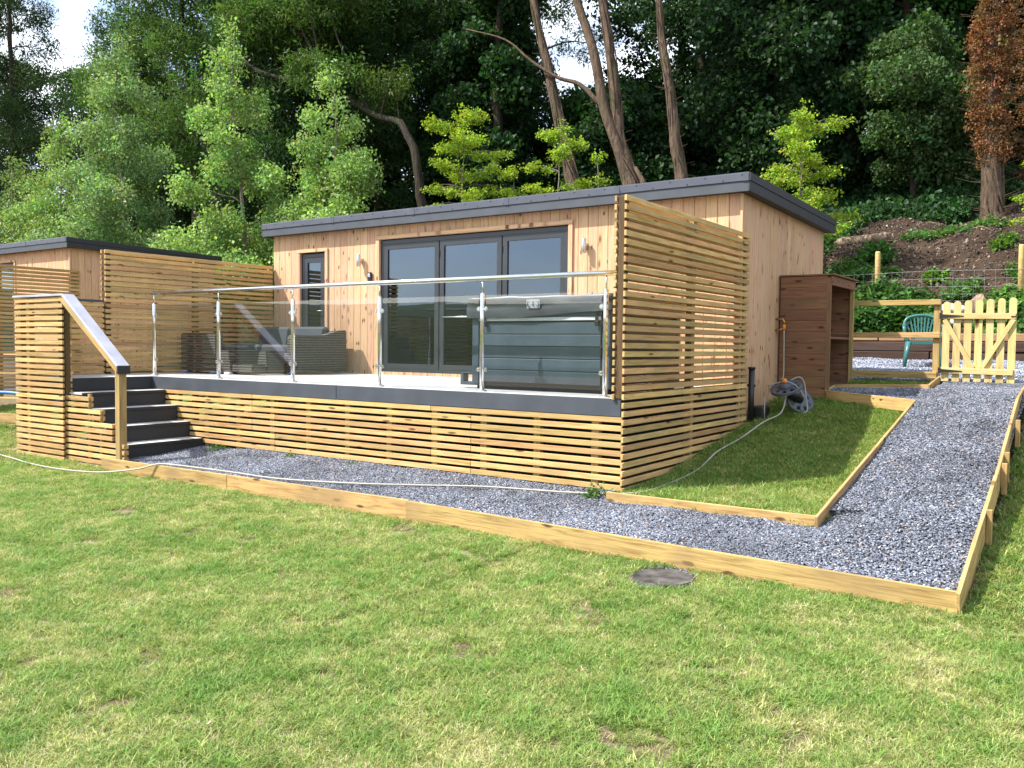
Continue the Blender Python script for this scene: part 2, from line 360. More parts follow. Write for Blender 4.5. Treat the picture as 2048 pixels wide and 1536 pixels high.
M['bark_birch'] = bark('young_birch_bark', (.10, .08, .06), (.36, .31, .25), 1.6)
M['log'] = bark('cut_log_bark', (.14, .09, .06), (.42, .31, .22))

# ------------------------------------------------------------------ instancing on point clouds (leaves, stones, grass)
_ng = {}
def scatter_group(coll):
    if coll.name in _ng: return _ng[coll.name]
    g = bpy.data.node_groups.new('scatter_'+coll.name, 'GeometryNodeTree')
    g.interface.new_socket('Geometry', in_out='INPUT', socket_type='NodeSocketGeometry'); g.interface.new_socket('Geometry', in_out='OUTPUT', socket_type='NodeSocketGeometry')
    N = g.nodes; gi = N.new('NodeGroupInput'); go = N.new('NodeGroupOutput')
    ip = N.new('GeometryNodeInstanceOnPoints'); ci = N.new('GeometryNodeCollectionInfo')
    ci.inputs['Collection'].default_value = coll; ci.inputs['Separate Children'].default_value = True; ci.inputs['Reset Children'].default_value = True
    def na(t, n):
        a = N.new('GeometryNodeInputNamedAttribute'); a.data_type = t; a.inputs['Name'].default_value = n; return a
    r = na('FLOAT_VECTOR', 'rot'); s = na('FLOAT', 'scl'); pid = na('INT', 'pid'); er = N.new('FunctionNodeEulerToRotation')
    g.links.new(gi.outputs[0], ip.inputs['Points']); g.links.new(ci.outputs[0], ip.inputs['Instance']); ip.inputs['Pick Instance'].default_value = True
    g.links.new(pid.outputs[0], ip.inputs['Instance Index']); g.links.new(r.outputs[0], er.inputs[0]); g.links.new(er.outputs[0], ip.inputs['Rotation'])
    g.links.new(s.outputs[0], ip.inputs['Scale']); g.links.new(ip.outputs[0], go.inputs[0])
    _ng[coll.name] = g; return g
def scatter(name, pts, rot, scl, tint, coll, parent=None, pid=None, nproto=None):
    pts = np.asarray(pts, dtype=np.float32); n = len(pts)
    base = WP[parent.name] if parent is not None else Vector((0, 0, 0))
    me = bpy.data.meshes.new(name); me.vertices.add(n)
    me.vertices.foreach_set('co', (pts-np.array(base, dtype=np.float32)).ravel())
    def at(nm, typ, arr, key):
        a = me.attributes.new(nm, typ, 'POINT'); a.data.foreach_set(key, np.ascontiguousarray(arr).ravel())
    at('rot', 'FLOAT_VECTOR', np.asarray(rot, dtype=np.float32), 'vector'); at('scl', 'FLOAT', np.asarray(scl, dtype=np.float32), 'value')
    t4 = np.ones((n, 4), dtype=np.float32); t4[:, :3] = tint; at('tint', 'FLOAT_COLOR', t4, 'color')
    if pid is None: pid = RS.randint(0, len(coll.objects), n)
    at('pid', 'INT', np.asarray(pid, dtype=np.int32), 'value')
    o = mesh_obj(name, me, None, parent, base)
    md = o.modifiers.new('scatter', 'NODES'); md.node_group = scatter_group(coll)
    return o
def proto_coll(name, meshes):
    c = bpy.data.collections.new(name)
    for i, me in enumerate(meshes):
        c.objects.link(bpy.data.objects.new('%s_%02d' % (name, i), me))
    return c
def leaf_cluster(n, rad, ll, lw, mat, droop=.2, seed=0, flat=1.0):
    r = np.random.RandomState(seed); V = []; F = []
    for i in range(n):
        p = r.normal(size=3); p /= np.linalg.norm(p)+1e-6; p *= rad*r.rand()**.5; p[2] *= flat
        a = r.rand()*6.283; el = r.uniform(-1.0, .5)-droop
        d = np.array([math.cos(a)*math.cos(el), math.sin(a)*math.cos(el), math.sin(el)])
        nrm = r.normal(size=3)*.55+np.array([0, 0, 1.0]); s = np.cross(d, nrm); s /= np.linalg.norm(s)+1e-6
        k = r.uniform(.7, 1.25); l = ll*k; w_ = lw*k*.5; up = np.cross(s, d)*l*.1
        b = len(V); V += [p, p+d*l*.45+s*w_+up, p+d*l, p+d*l*.45-s*w_+up]; F += [(b, b+1, b+2), (b, b+2, b+3)]
    me = bpy.data.meshes.new('leaf_cluster'); me.from_pydata([tuple(v) for v in V], [], F); me.materials.append(mat)
    return me
LC_BIRCH = proto_coll('birch_leaves', [leaf_cluster(22, .28, .080, .057, M['leaf'], .45, s) for s in range(5)])
LC_BROAD = proto_coll('broad_leaves', [leaf_cluster(34, .45, .125, .10, M['leaf'], .45, 20+s, .6) for s in range(5)])
LC_ASH = proto_coll('ash_leaves', [leaf_cluster(34, .45, .15, .05, M['leaf'], .35, 40+s, .7) for s in range(5)])
LC_SMALL = proto_coll('sapling_leaves', [leaf_cluster(22, .16, .050, .040, M['leaf'], .1, 60+s, .5) for s in range(5)])
LC_IVY = proto_coll('ivy_leaves', [leaf_cluster(24, .24, .085, .08, M['leaf'], .7, 80+s, .9) for s in range(4)])
LC_HERB = proto_coll('herb_leaves', [leaf_cluster(20, .13, .075, .05, M['leaf'], -.2, 90+s, .7) for s in range(4)])
def tuft_mesh(n, rad, h, w_, mat, seed, lean=.6):
    r = np.random.RandomState(seed); V = []; F = []
    for i in range(n):
        a = r.rand()*6.283; d0 = rad*r.rand()**.5; p = np.array([math.cos(a)*d0, math.sin(a)*d0, -.004])
        a2 = r.rand()*6.283; hh = h*r.uniform(.5, 1.25); l = lean*r.uniform(.2, 1.5)*hh
        dv = np.array([math.cos(a2), math.sin(a2), 0]); s = np.array([-math.sin(a2), math.cos(a2), 0])*w_*.5
        mid = p+dv*l*.4+np.array([0, 0, hh*.6]); tip = p+dv*l+np.array([0, 0, hh*.85])
        b = len(V); V += [p-s, p+s, mid+s*.8, mid-s*.8, tip]; F += [(b, b+1, b+2, b+3), (b+3, b+2, b+4)]
    me = bpy.data.meshes.new('grass_tuft'); me.from_pydata([tuple(v) for v in V], [], F); me.materials.append(mat); return me
TUFT = proto_coll('grass_tufts', [tuft_mesh(20, .032, .026, .0034, M['blade'], s, 1.5) for s in range(4)]+[tuft_mesh(12, .035, .040, .0034, M['blade'], 9+s, 1.5) for s in range(2)])
def stone_mesh(seed):
    r = np.random.RandomState(seed); bm = bmesh.new(); bmesh.ops.create_icosphere(bm, subdivisions=1, radius=.5)
    for v in bm.verts:
        v.co *= r.uniform(.72, 1.15)
    bmesh.ops.scale(bm, vec=(1.25, .9, .55), verts=bm.verts)
    me = bpy.data.meshes.new('stone'); bm.to_mesh(me); bm.free(); me.materials.append(M['stone']); return me
STONE = proto_coll('gravel_stones', [stone_mesh(s) for s in range(5)])

# ------------------------------------------------------------------ terrain
def ip(x, xs, ys): return float(np.interp(x, xs, ys))
def sm(t): t = max(0, min(1, t)); return t*t*(3-2*t)
Y1 = [-90, -25, -6, -1.4, 0, 3, 6, 9, 9.5]; Z1 = [-3.5, -2.0, -1.15, -1.0, -.88, -.62, -.35, .1, .3]
Y2 = [-90, -25, -6, -1.4, -.3, 0.0, .8, 1.6, 2.9, 3.6, 4.2, 5.5, 8.3, 9.5]; Z2 = [-3.5, -2.0, -1.15, -1.02, -.84, -.81, -.755, -.64, -.43, -.27, -.17, .03, .19, .27]
Y3 = [-90, -25, -6, -1.4, -.2, .6, 1.9, 2.8, 5.5, 9.5]; Z3 = [-3.5, -2.0, -1.15, -1.03, -.86, -.74, -.47, -.27, .02, .27]
YH = [9.5, 9.9, 10.5, 12, 14, 18, 25, 40, 60, 90]; ZH = [.3, .85, 1.42, 2.45, 3.22, 4.6, 7.0, 11, 14, 16]
def zpath(x, y):
    z = ip(y, [-1.3, -.28, .7, 1.6, 2.44, 3.4, 4.5, 5.5, 8.3, 9.4], [-.90, -.80, -.64, -.47, -.31, -.14, -.02, .05, .2, .29])
    k = sm((y+1.3)/1.2)*(1-sm((y-3.5)/1.5))
    return z+.15*k*max(0, min(1, (x-1.73)/1.02))
def zfront(x, y): return ip(y, [-1.3, 0], [-.895, -.80])-.03*sm((-4.5-x)/1.0)
def gravel_zone(x, y):
    if -5.75 < x < 1.75 and -1.27 < y < 0.0 and not (x > .05 and y > -.3): return 1
    if 1.72 < x < 2.75 and -1.3 < y < 5.6: return 2
    if .6 < x <= 1.72 and 3.6 < y < 4.6:
        lo = 4.15+(x-.6)/1.08*(3.59-4.15); hi = 4.45+(x-.62)/1.03*.15
        if lo < y < hi: return 2
    if -9 < x < 5.5 and 5.5 <= y < 9.35 and not (x < .02 and y < 6.2): return 3
    return 0
def zgravel(x, y, zn):
    if zn == 1: return zfront(x, y)
    z = zpath(x, y)
    if zn == 2 and y < 0.0 and x < 2.0:
        z = z*(x-1.72)/.28+zfront(x, y)*(1-(x-1.72)/.28) if y > -1.3 else z
    return z
def zlawn(x, y):
    a = ip(y, Y1, Z1); b = ip(y, Y2, Z2); c = ip(y, Y3, Z3)
    if x < 0: z = a*sm(-x/1.5)+b*(1-sm(-x/1.5)) if y > -1.4 else a
    elif x < 2.75: z = b
    else:
        z = c+.02*(x-2.75)*sm((y+3)/3)
    if y > 9.5: z = ip(y, YH, ZH)
    elif y > 6 and x < -9: z = z+(.0)
    return z
def zlawn_b(x, y):
    z = zlawn(x, y)
    amp = .012 if y < 6 else .0
    z += amp*(noise.noise(Vector((x*1.3, y*1.3, 0)))+.6*noise.noise(Vector((x*4, y*4, 3))))
    if y > 9.6:
        k = sm((y-9.6)/1.0)
        z += k*(.16*noise.noise(Vector((x*.8, y*.8, 1)))+.10*noise.noise(Vector((x*2.3, y*2.3, 5)))+.06*noise.noise(Vector((x*6, y*6, 9)))+.025*noise.noise(Vector((x*17, y*17, 2))))
    return z
def grid(name, xs, ys, zf, mat, hole=None):
    V = [(x, y, zf(x, y)) for y in ys for x in xs]; nx = len(xs); F = []
    for j in range(len(ys)-1):
        for i in range(nx-1):
            if hole and hole(.5*(xs[i]+xs[i+1]), .5*(ys[j]+ys[j+1])): continue
            a = j*nx+i; F.append((a, a+1, a+nx+1, a+nx))
    me = bpy.data.meshes.new(name); me.from_pydata(V, [], F)
    for p in me.polygons: p.use_smooth = True
    o = mesh_obj(name, me, mat); o['kind'] = 'structure'; return o
def ax(*segs):
    out = []
    for a, b, s in segs:
        n = max(1, round((b-a)/s)); out += [a+(b-a)*i/n for i in range(n)]
    out.append(segs[-1][1]); return out
def zl(x, y):
    z = zlawn_b(x, y)
    if gravel_zone(x, y): z -= .09
    return z
grid('lawn', ax((-120, -40, 10), (-40, -9, 1), (-9, 5, .13), (5, 12, .5), (12, 90, 8)), ax((-90, -10, 8), (-10, -6, .5), (-6, 6, .13), (6, 9.51, .3)), zl, M['turf'])
grid('hillside', ax((-120, -45, 5), (-45, -8, .6), (-8, 5, .11), (5, 12, .4), (12, 90, 6)), ax((9.51, 15, .11), (15, 26, .5), (26, 90, 4)), lambda x, y: zlawn_b(x, y)-(.0 if y > 9.52 else .03), M['soil'])
# rolling fields and a wooded rise on the far side of the lawn, seen only mirrored in the door glass
def zfar(x, y):
    d = math.hypot(x, y); return -4.5+sm((d-85)/120)*16*(1+.3*noise.noise(Vector((x*.012, y*.012, 0))))
V = []; F = []; nr, na_ = 8, 64
for i in range(nr):
    for j in range(na_):
        a = 2*math.pi*j/na_; d = 70+i*24; V.append((d*math.cos(a), d*math.sin(a), zfar(d*math.cos(a), d*math.sin(a))))
for i in range(nr-1):
    for j in range(na_): F.append((i*na_+j, i*na_+(j+1) % na_, (i+1)*na_+(j+1) % na_, (i+1)*na_+j))
me = bpy.data.meshes.new('far_hills'); me.from_pydata(V, [], F)
M['farwood'] = ground_mat('far_woodland', [(.02, .03, .012), (.035, .055, .02), (.06, .085, .03)], .15, .2, bscale=1.2)
o = mesh_obj('far_hills', me, M['farwood']); o['kind'] = 'structure'

# gravel beds (sheet) + loose stones
GX = ax((-5.75, 2.75, .1)); GY = ax((-1.27, 0, .09))
grid('gravel_strip', ax((-5.76, 1.72, .11)), ax((-1.27, 0.0, .1)), lambda x, y: zfront(x, y)-.012, M['gravel_bed'], hole=lambda x, y: x > .05 and y > -.29)
grid('gravel_path', ax((.6, 2.75, .043*2)), ax((-1.3, 5.5, .05)), lambda x, y: zgravel(x, y, 2)-.012, M['gravel_bed'], hole=lambda x, y: gravel_zone(x, y) != 2)
grid('gravel_yard', ax((-9, 5.5, .3)), ax((5.5, 9.35, .2)), lambda x, y: zgravel(x, y, 3)-.012, M['gravel_bed'], hole=lambda x, y: (x < .02 and y < 6.15))
def stones(name, n, box, zn, smin, smax, gain=1.0):
    P = []; 
    xs = RS.uniform(box[0], box[1], n); ys = RS.uniform(box[2], box[3], n)
    for x, y in zip(xs, ys):
        if gravel_zone(x, y) == zn: P.append((x, y, zgravel(x, y, zn)+.022*noise.noise(Vector((x*2.2, y*2.2, 7)))+RS.uniform(-.004, .006)))
    P = np.array(P); k = len(P)
    rot = np.column_stack([RS.normal(0, .35, k), RS.normal(0, .35, k), RS.uniform(0, 6.28, k)]); scl = RS.uniform(smin, smax, k)
    v = RS.rand(k); base = np.array([.115, .128, .162]); t = base[None, :]*(0.5+1.3*v[:, None]**1.3)
    wmask = RS.rand(k) < .12; t[wmask] = np.array([.34, .35, .385])*RS.uniform(.75, 1.15, (wmask.sum(), 1))
    bmask = RS.rand(k) < .012; t[bmask] = np.array([.36, .22, .14])
    t = t*gain*np.array([.92+.45*noise.noise(Vector((p[0]*1.4, p[1]*1.4, 3)))+.25*noise.noise(Vector((p[0]*5, p[1]*5, 6))) for p in P])[:, None]; o = scatter(name, P, rot, scl, t, STONE); o['kind'] = 'stuff'; return o
tag(stones('gravel', 95000, (-5.75, 1.75, -1.27, 0), 1, .011, .021), 'grey slate gravel filling the strip in front of the slatted deck skirt', 'gravel')
tag(stones('gravel', 110000, (.6, 2.75, -1.3, 5.6), 2, .011, .021), 'grey slate gravel on the path rising to the picket gate', 'gravel')
tag(stones('gravel', 45000, (-1.6, 4.2, 5.5, 9.35), 3, .016, .028, 1.9), 'pale grey gravel of the yard behind the gate and fence', 'gravel')

# ------------------------------------------------------------------ lawn grass
def in_view(x, y, margin=.30):
    d = Vector((x, y, -.9))-CAM; z = d.dot(fwd)
    if z < .5: return False
    return abs(d.dot(r2)/z) < .593+margin and -.445-margin*2 < d.dot(u2)/z < .3
MH = (1.14, -1.60, .20)   # manhole centre and radius
def grass(name, n, box, cond, dens, label, wear=1.0, sz=(.6, 1.1)):
    xs = RS.uniform(box[0], box[1], n); ys = RS.uniform(box[2], box[3], n); u = RS.rand(n); P = []; T = []; S = []
    G = np.array([.19, .258, .060]); YG = np.array([.315, .35, .11]); DR = np.array([.50, .45, .27]); BG = np.array([.14, .245, .057])
    for x, y, q in zip(xs, ys, u):
        if not cond(x, y) or q > dens(x, y): continue
        if math.hypot(x-MH[0]+.02, (y-MH[1]-.02)) < MH[2]+.035: continue
        a = .35*noise.noise(Vector((x*.9, y*.9, 2)))+.6*noise.noise(Vector((x*3.1, y*3.1, 8)))+.5*noise.noise(Vector((x*9, y*9, 4)))
        bare = .8*noise.noise(Vector((x*2.3, y*2.3, 31)))+.8*noise.noise(Vector((x*8, y*8, 14)))
        if bare > .39 and rnd.random() < .93*wear: continue
        r = a*.8*wear+rnd.gauss(.04*wear, .40)
        if r > .42: c = DR
        elif r > .02: c = YG*(1-.5*rnd.random())+DR*.25*rnd.random()
        elif r > -.35: c = G
        else: c = BG
        c = c*rnd.uniform(.75, 1.35)
        P.append((x, y, zlawn_b(x, y))); T.append(c); S.append(rnd.uniform(*sz)*(1.25 if r < -.3 else 1)*(.8 if r > .42 else 1))
    k = len(P); rot = np.column_stack([RS.normal(0, .15, k), RS.normal(0, .15, k), RS.uniform(0, 6.28, k)])
    o = scatter(name, P, rot, S, np.array(T), TUFT); tag(o, label, 'grass', None, 'stuff'); return o
def near_dens(x, y):
    d = math.hypot(x-CAM.x, y-CAM.y); return 1.0 if d < 5 else max(.30, (5/d)**1.1)
ncond = lambda x, y: in_view(x, y) and gravel_zone(x, y) == 0 and not (-9 < x < .05 and y > -.05) and not (x > 2.7 and y > -1.3) and not (.0 <= x <= 1.73 and y > -.3) and not (-7.85 < x < -5.6 and y > -1.1)
grass('short_grass', 330000, (-7.5, 4.5, -6.0, -1.2), ncond, near_dens, 'short mown lawn grass with dry yellow patches and bare spots in front of the timber edging')
grass('far_grass', 80000, (-16, -6.5, -5, 5.5), lambda x, y: in_view(x, y) and not (-8.2 < x < -5.6 and y > -1.1) and not (x < -13.5 and y > -.4), lambda x, y: .62, 'sunlit lawn grass beside the slatted stair screen, far left', .8, (.9, 1.6))
grass('patch_grass', 26000, (.06, 1.70, -.27, 4.15), lambda x, y: not gravel_zone(x, y), lambda x, y: 1, 'darker grass of the shaded patch between the cabin and the gravel path', .55, (.9, 1.5))
grass('verge_grass', 52000, (2.79, 7.5, -1.4, 5.4), lambda x, y: in_view(x, y), lambda x, y: 1, 'green grass outside the right hand path edging', .5, (.9, 1.6))
grass('bed_grass', 1600, (.62, 1.63, 4.55, 5.45), lambda x, y: not gravel_zone(x, y), lambda x, y: 1, 'small patch of grass under the bottom rail of the post and rail fence', .4, (.9, 1.6))

# ------------------------------------------------------------------ garden cabin
XL, YF, YB = -7.79, 2.81, 6.14
PIT = .139
def make_cabin():
    t = thing('garden_cabin', 'timber clad garden cabin with dark grey flat roof behind the decked terrace', 'cabin', (-3.9, 4.4, -.9))
    # inner shell, with openings left for the doors
    bm = bmesh.new()
    o0 = WP[t.name]
    def W(x0, x1, y0, y1, z0, z1, mi=0):
        add_box(bm, ((x0+x1)/2-o0.x, (y0+y1)/2-o0.y, (z0+z1)/2-o0.z), (x1-x0, y1-y0, z1-z0), mi=mi)
    fy0, fy1 = YF+.025, YF+.14
    for x0, x1, z0, z1 in ((XL+.03, -7.17, 0, 2.15), (-6.57, -5.47, 0, 2.15), (-2.21, -.03, 0, 2.15), (-7.17, -6.57, 1.86, 2.15), (-5.47, -2.21, 1.97, 2.15), (-5.47, -2.21, 0, .03), (-7.17, -6.57, 0, .03)):
        W(x0, x1, fy0, fy1, z0, z1)
    W(XL+.03, -.03, fy0, YB-.03, -1.1, -.002)                       # floor slab / plinth
    W(XL+.03, XL+.13, fy1, YB-.03, 0, 2.15); W(-.13, -.03, fy1, YB-.03, 0, 2.15); W(XL+.13, -.13, YB-.13, YB-.03, 0, 2.15)
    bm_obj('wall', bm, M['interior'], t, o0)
    ops = [(-7.17, -6.57, 1.86), (-5.47, -2.21, 1.97)]
    edges = [XL+i*PIT for i in range(int(-XL/PIT)+1)]+[-.0]
    if edges[-1]-edges[-2] < .03: edges.pop(-2)
    cuts = sorted(set([round(e, 4) for e in edges]+[-7.17, -6.57, -5.47, -2.21]))
    for a, b in zip(cuts[:-1], cuts[1:]):
        if b-a < .012: continue
        zb = -.17+.17; mid = (a+b)/2
        for x0, x1, zt in ops:
            if x0 < mid < x1: zb = zt
        board('cladding_board', t, (mid, YF+.012, zb), (mid, YF+.012, 2.16), b-a-.005, .022, M['clad'], .002, up=(0, -1, 0))
    n = 24; p = (YB-YF-.022)/n
    for i in range(n):
        y = YF+.022+p*(i+.5)
        board('cladding_board', t, (-.012, y, max(-.95, zlawn(.1, y)-.12)), (-.012, y, 2.17-.02*i/n), p-.005, .022, M['clad'], .002, up=(1, 0, 0))
    for i in range(n):
        y = YF+.022+p*(i+.5)
        board('cladding_board', t, (XL+.012, y, -.8), (XL+.012, y, 2.17), p-.005, .022, M['clad'], .002, up=(-1, 0, 0))
    board('corner_trim', t, (.006, YF-.012, -.85), (.006, YF-.012, 2.15), .03, .03, M['clad'], .002, up=(0, -1, 0))
    # trims round the openings
    for x0, x1, zt in ops:
        for x in (x0+.008, x1-.008): board('door_trim', t, (x, YF+.035, .0), (x, YF+.035, zt), .02, .11, M['clad'], .002, up=(0, 1, 0))
        board('door_trim', t, (x0-.045, YF-.014, zt+.028), (x1+.045, YF-.014, zt+.028), .022, .05, M['clad'], .002)
        for x in (x0-.022, x1+.022): board('door_trim', t, (x, YF-.013, .0), (x, YF-.013, zt), .045, .02, M['clad'], .002, up=(0, -1, 0))
    for i in range(24):   # short skirting pieces below the sill
        board('skirting_piece', t, (-5.40+i*.136, YF-.004, .0), (-5.40+i*.136, YF-.004, .042), .128, .02, M['clad'], .001, up=(0, -1, 0))
    # roof
    zf, zb = 2.35, 2.285; y0, y1 = YF-.12, YB+.13; x0, x1 = XL-.12, .12; T = .19
    bm = bmesh.new(); r0 = Vector(((x0+x1)/2, (y0+y1)/2, 2.25))
    vs_ = [bm.verts.new((x-r0.x, y-r0.y, z-r0.z)) for x, y, z in ((x0+.02, y0+.02, zf-.02), (x1-.02, y0+.02, zf-.02), (x1-.02, y1-.02, zb-.02), (x0+.02, y1-.02, zb-.02), (x0+.02, y0+.02, zf-T), (x1-.02, y0+.02, zf-T), (x1-.02, y1-.02, zb-T), (x0+.02, y1-.02, zb-T))]
    for f in ((0, 1, 2, 3), (7, 6, 5, 4), (0, 4, 5, 1), (1, 5, 6, 2), (2, 6, 7, 3), (3, 7, 4, 0)): bm.faces.new([vs_[i] for i in f])
    roof = bm_obj('roof', bm, M['anth_dark'], t, r0)
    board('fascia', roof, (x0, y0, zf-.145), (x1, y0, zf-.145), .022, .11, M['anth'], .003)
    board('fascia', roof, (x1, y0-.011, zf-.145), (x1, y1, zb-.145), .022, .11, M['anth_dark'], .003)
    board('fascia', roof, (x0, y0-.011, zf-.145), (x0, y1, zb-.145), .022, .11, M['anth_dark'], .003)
    board('flashing', roof, (x1+.006, y0-.02, zf-.045), (x1+.006, y1, zb-.045), .03, .088, M['anth_dark'], .003)
    board('flashing', roof, (x0-.006, y0-.02, zf-.045), (x0-.006, y1, zb-.045), .03, .088, M['anth_dark'], .003)
    L = x1-x0; segs = 5
    for i in range(segs):
        a = x0+L*i/segs; b = x0+L*(i+1)/segs
        board('flashing', roof, (a+.004, y0-.008, zf-.045), (b-.004, y0-.008, zf-.045), .03, .088, M['flash'], .004)
        board('flashing', roof, (a+.004, y0+.055, zf+.004), (b-.004, y0+.055, zf+.004), .13, .008, M['flash'], .002)
        board('joint_cover', roof, (b-.035 if i < segs-1 else b-.07, y0-.0245, zf-.045), (b+.035 if i < segs-1 else b, y0-.0245, zf-.045), .004, .088, M['flash'], .001)
    sm_ = None
    for i in range(38):
        x = x0+.12+i*(L-.2)/37
        if sm_ is None:
            bm = bmesh.new(); bmesh.ops.create_cone(bm, cap_ends=True, segments=6, radius1=.007, radius2=.005, depth=.006, matrix=Matrix.Rotation(math.pi/2, 4, 'X')); sm_ = bpy.data.meshes.new('screw'); bm.to_mesh(sm_); bm.free(); sm_.materials.append(M['screw'])
        mesh_obj('screw', sm_, None, roof, (x, y0-.026, zf-(.02 if i % 2 else .068)))
    # bifold doors
    def door_set(name, xs, z0, z1, hw):
        fo = mesh_obj(name, bm_frame(xs[0], xs[-1], z0, z1, .055, .07), M['frame'], t, ((xs[0]+xs[-1])/2, YF+.055, (z0+z1)/2))
        for a, b in zip(xs[:-1], xs[1:]):
            aa = a+(.055 if a == xs[0] else .006); bb = b-(.055 if b == xs[-1] else .006)
            mesh_obj('sash', bm_frame(aa+.003, bb-.003, z0+.058, z1-.058, hw, .055), M['frame'], fo, ((aa+bb)/2, YF+.052, (z0+z1)/2))
            me = box_mesh(bb-aa-2*hw, .018, z1-z0-.116-2*hw, 0, M['win_glass'])
            mesh_obj('glass_pane', me, None, fo, ((aa+bb)/2, YF+.052, (z0+z1)/2))
        return fo
    bf = door_set('bifold_door', [-5.45, -4.345, -3.27, -2.23], .03, 1.955, .075)
    for x in (-4.345, -3.27):
        for z in (.35, 1.05, 1.72): mesh_obj('hinge', box_mesh(.02, .012, .09, .003, M['plastic_blk']), None, bf, (x, YF+.016, z))
    tube_obj('handle', [(-4.25, YF+.03, .83), (-4.25, YF-.01, .83), (-3.95, YF-.012, .83), (-3.65, YF-.01, .83), (-3.65, YF+.03, .83)], .009, M['steel_b'], bf)
    dd = door_set('single_door', [-7.15, -6.59], .03, 1.84, .075)
    tube_obj('handle', [(-6.66, YF+.03, .95), (-6.66, YF-.02, .95), (-6.76, YF-.02, .95)], .008, M['steel_b'], dd)
    return t
def bm_frame(x0, x1, z0, z1, w_, d):
    bm = bmesh.new(); cx, cz = (x0+x1)/2, (z0+z1)/2; W_, H_ = x1-x0, z1-z0
    add_box(bm, (0, 0, H_/2-w_/2), (W_, d, w_)); add_box(bm, (0, 0, -H_/2+w_/2), (W_, d, w_))
    for s in (-1, 1): add_box(bm, (s*(W_/2-w_/2), 0, 0), (w_, d, H_-2*w_))
    me = bpy.data.meshes.new('frame'); bm.to_mesh(me); bm.free(); return me
cabin = make_cabin()

def wall_light(x, z, label):
    t = thing('wall_light', label, 'wall light', (x, YF-.05, z-.09), 'cylinder wall lights on the cabin front')
    tube_obj('lamp_body', [(x, YF-.075, z-.09), (x, YF-.075, z-.085), (x, YF-.075, z+.085), (x, YF-.075, z+.09)], [.026, .030, .030, .026], M['steel_b'], t, 14)
    bm = bmesh.new(); add_box(bm, (0, 0, 0), (.04, .05, .07)); bm_obj('wall_bracket', bm, M['steel_b'], t, (x, YF-.026, z))
wall_light(-5.81, 1.68, 'brushed steel cylinder light on the cladding left of the bifold doors')
wall_light(-1.97, 1.68, 'brushed steel cylinder light on the cladding right of the bifold doors')
ks = thing('key_safe', 'small black key box on the cladding just left of the bifold doors', 'key box', (-5.63, YF-.02, 1.38))
mesh_obj('case', box_mesh(.075, .04, .13, .012, M['plastic_blk']), None, ks, (-5.63, YF-.022, 1.44))
mesh_obj('dial', box_mesh(.05, .012, .055, .006, M['steel_b']), None, ks, (-5.63, YF-.044, 1.455))

# ------------------------------------------------------------------ slatted screens
SP, SH, ST = .0729, .047, .022
def slat_screen(name, label, x, y0, y1, ztop, zbotf, cat='privacy screen', inner_to=0.0, sgn=1, posts=(0, .5, 1), pw=.072):
    """screen running in Y: outer slats on +sgn side, inner slats on the other, posts between"""
    t = thing(name, label, cat, (x, (y0+y1)/2, zbotf(y0)))
    n = int((ztop-(-.95))/SP)+1
    for k in range(n):
        z = ztop-SH/2-k*SP; jit = rnd.uniform(-.004, .004)
        # the ground climbs towards the back: shorten the slats that would run into it
        ye = y1
        while zbotf(ye)-.03 > z and ye > y0: ye -= .06
        if ye-y0 < .1: continue
        board('slat', t, (x+sgn*(pw/2+ST/2), y0+jit, z), (x+sgn*(pw/2+ST/2), min(ye, y1), z+rnd.uniform(-.004, .004)), ST, SH, M['slat'], .002)
        if z > inner_to:
            board('slat', t, (x-sgn*(pw/2+ST/2), y0-jit, z), (x-sgn*(pw/2+ST/2), y1-.02, z), ST, SH, M['slat'], .002)
    for i, f in enumerate(posts):
        y = y0+.05+(y1-y0-.1)*f
        board('post', t, (x, y, zbotf(y)-.1 if i else -.0), (x, y, ztop-.005), pw, pw, M['post_dark'] if i == 0 else M['post'], .003, up=(0, -1, 0))
    return t
gside = lambda y: zlawn(.1, y)
scr_r = slat_screen('slatted_privacy_screen', 'tall slatted timber screen at the right end of the deck beside the hot tub', -.018, -.035, 2.98, 1.715, gside)
scr_l = slat_screen('slatted_privacy_screen', 'tall slatted timber screen behind the rattan sofa at the left end of the deck', -7.83, -.06, 2.80, 1.68, lambda y: -.85, sgn=-1)
# low screen on the far side of the landing with a dark cap
t = thing('low_slatted_screen', 'low slatted timber screen with a dark cap on the far side of the stair landing', 'low screen', (-7.83, -.6, -.9))
for k in range(26):
    z = .96-SH/2-k*SP
    board('slat', t, (-7.797, -1.10, z), (-7.797, -.07, z), ST, SH, M['slat'], .002)
    board('slat', t, (-7.891, -1.10, z), (-7.891, -.07, z), ST, SH, M['slat'], .002)
for y in (-.62,): board('post', t, (-7.844, y, -.95), (-7.844, y, .95), .07, .07, M['post'], .003, up=(0, -1, 0))
board('cap_rail', t, (-7.844, -1.08, .987), (-7.844, -.07, .987), .13, .028, M['anth'], .003)

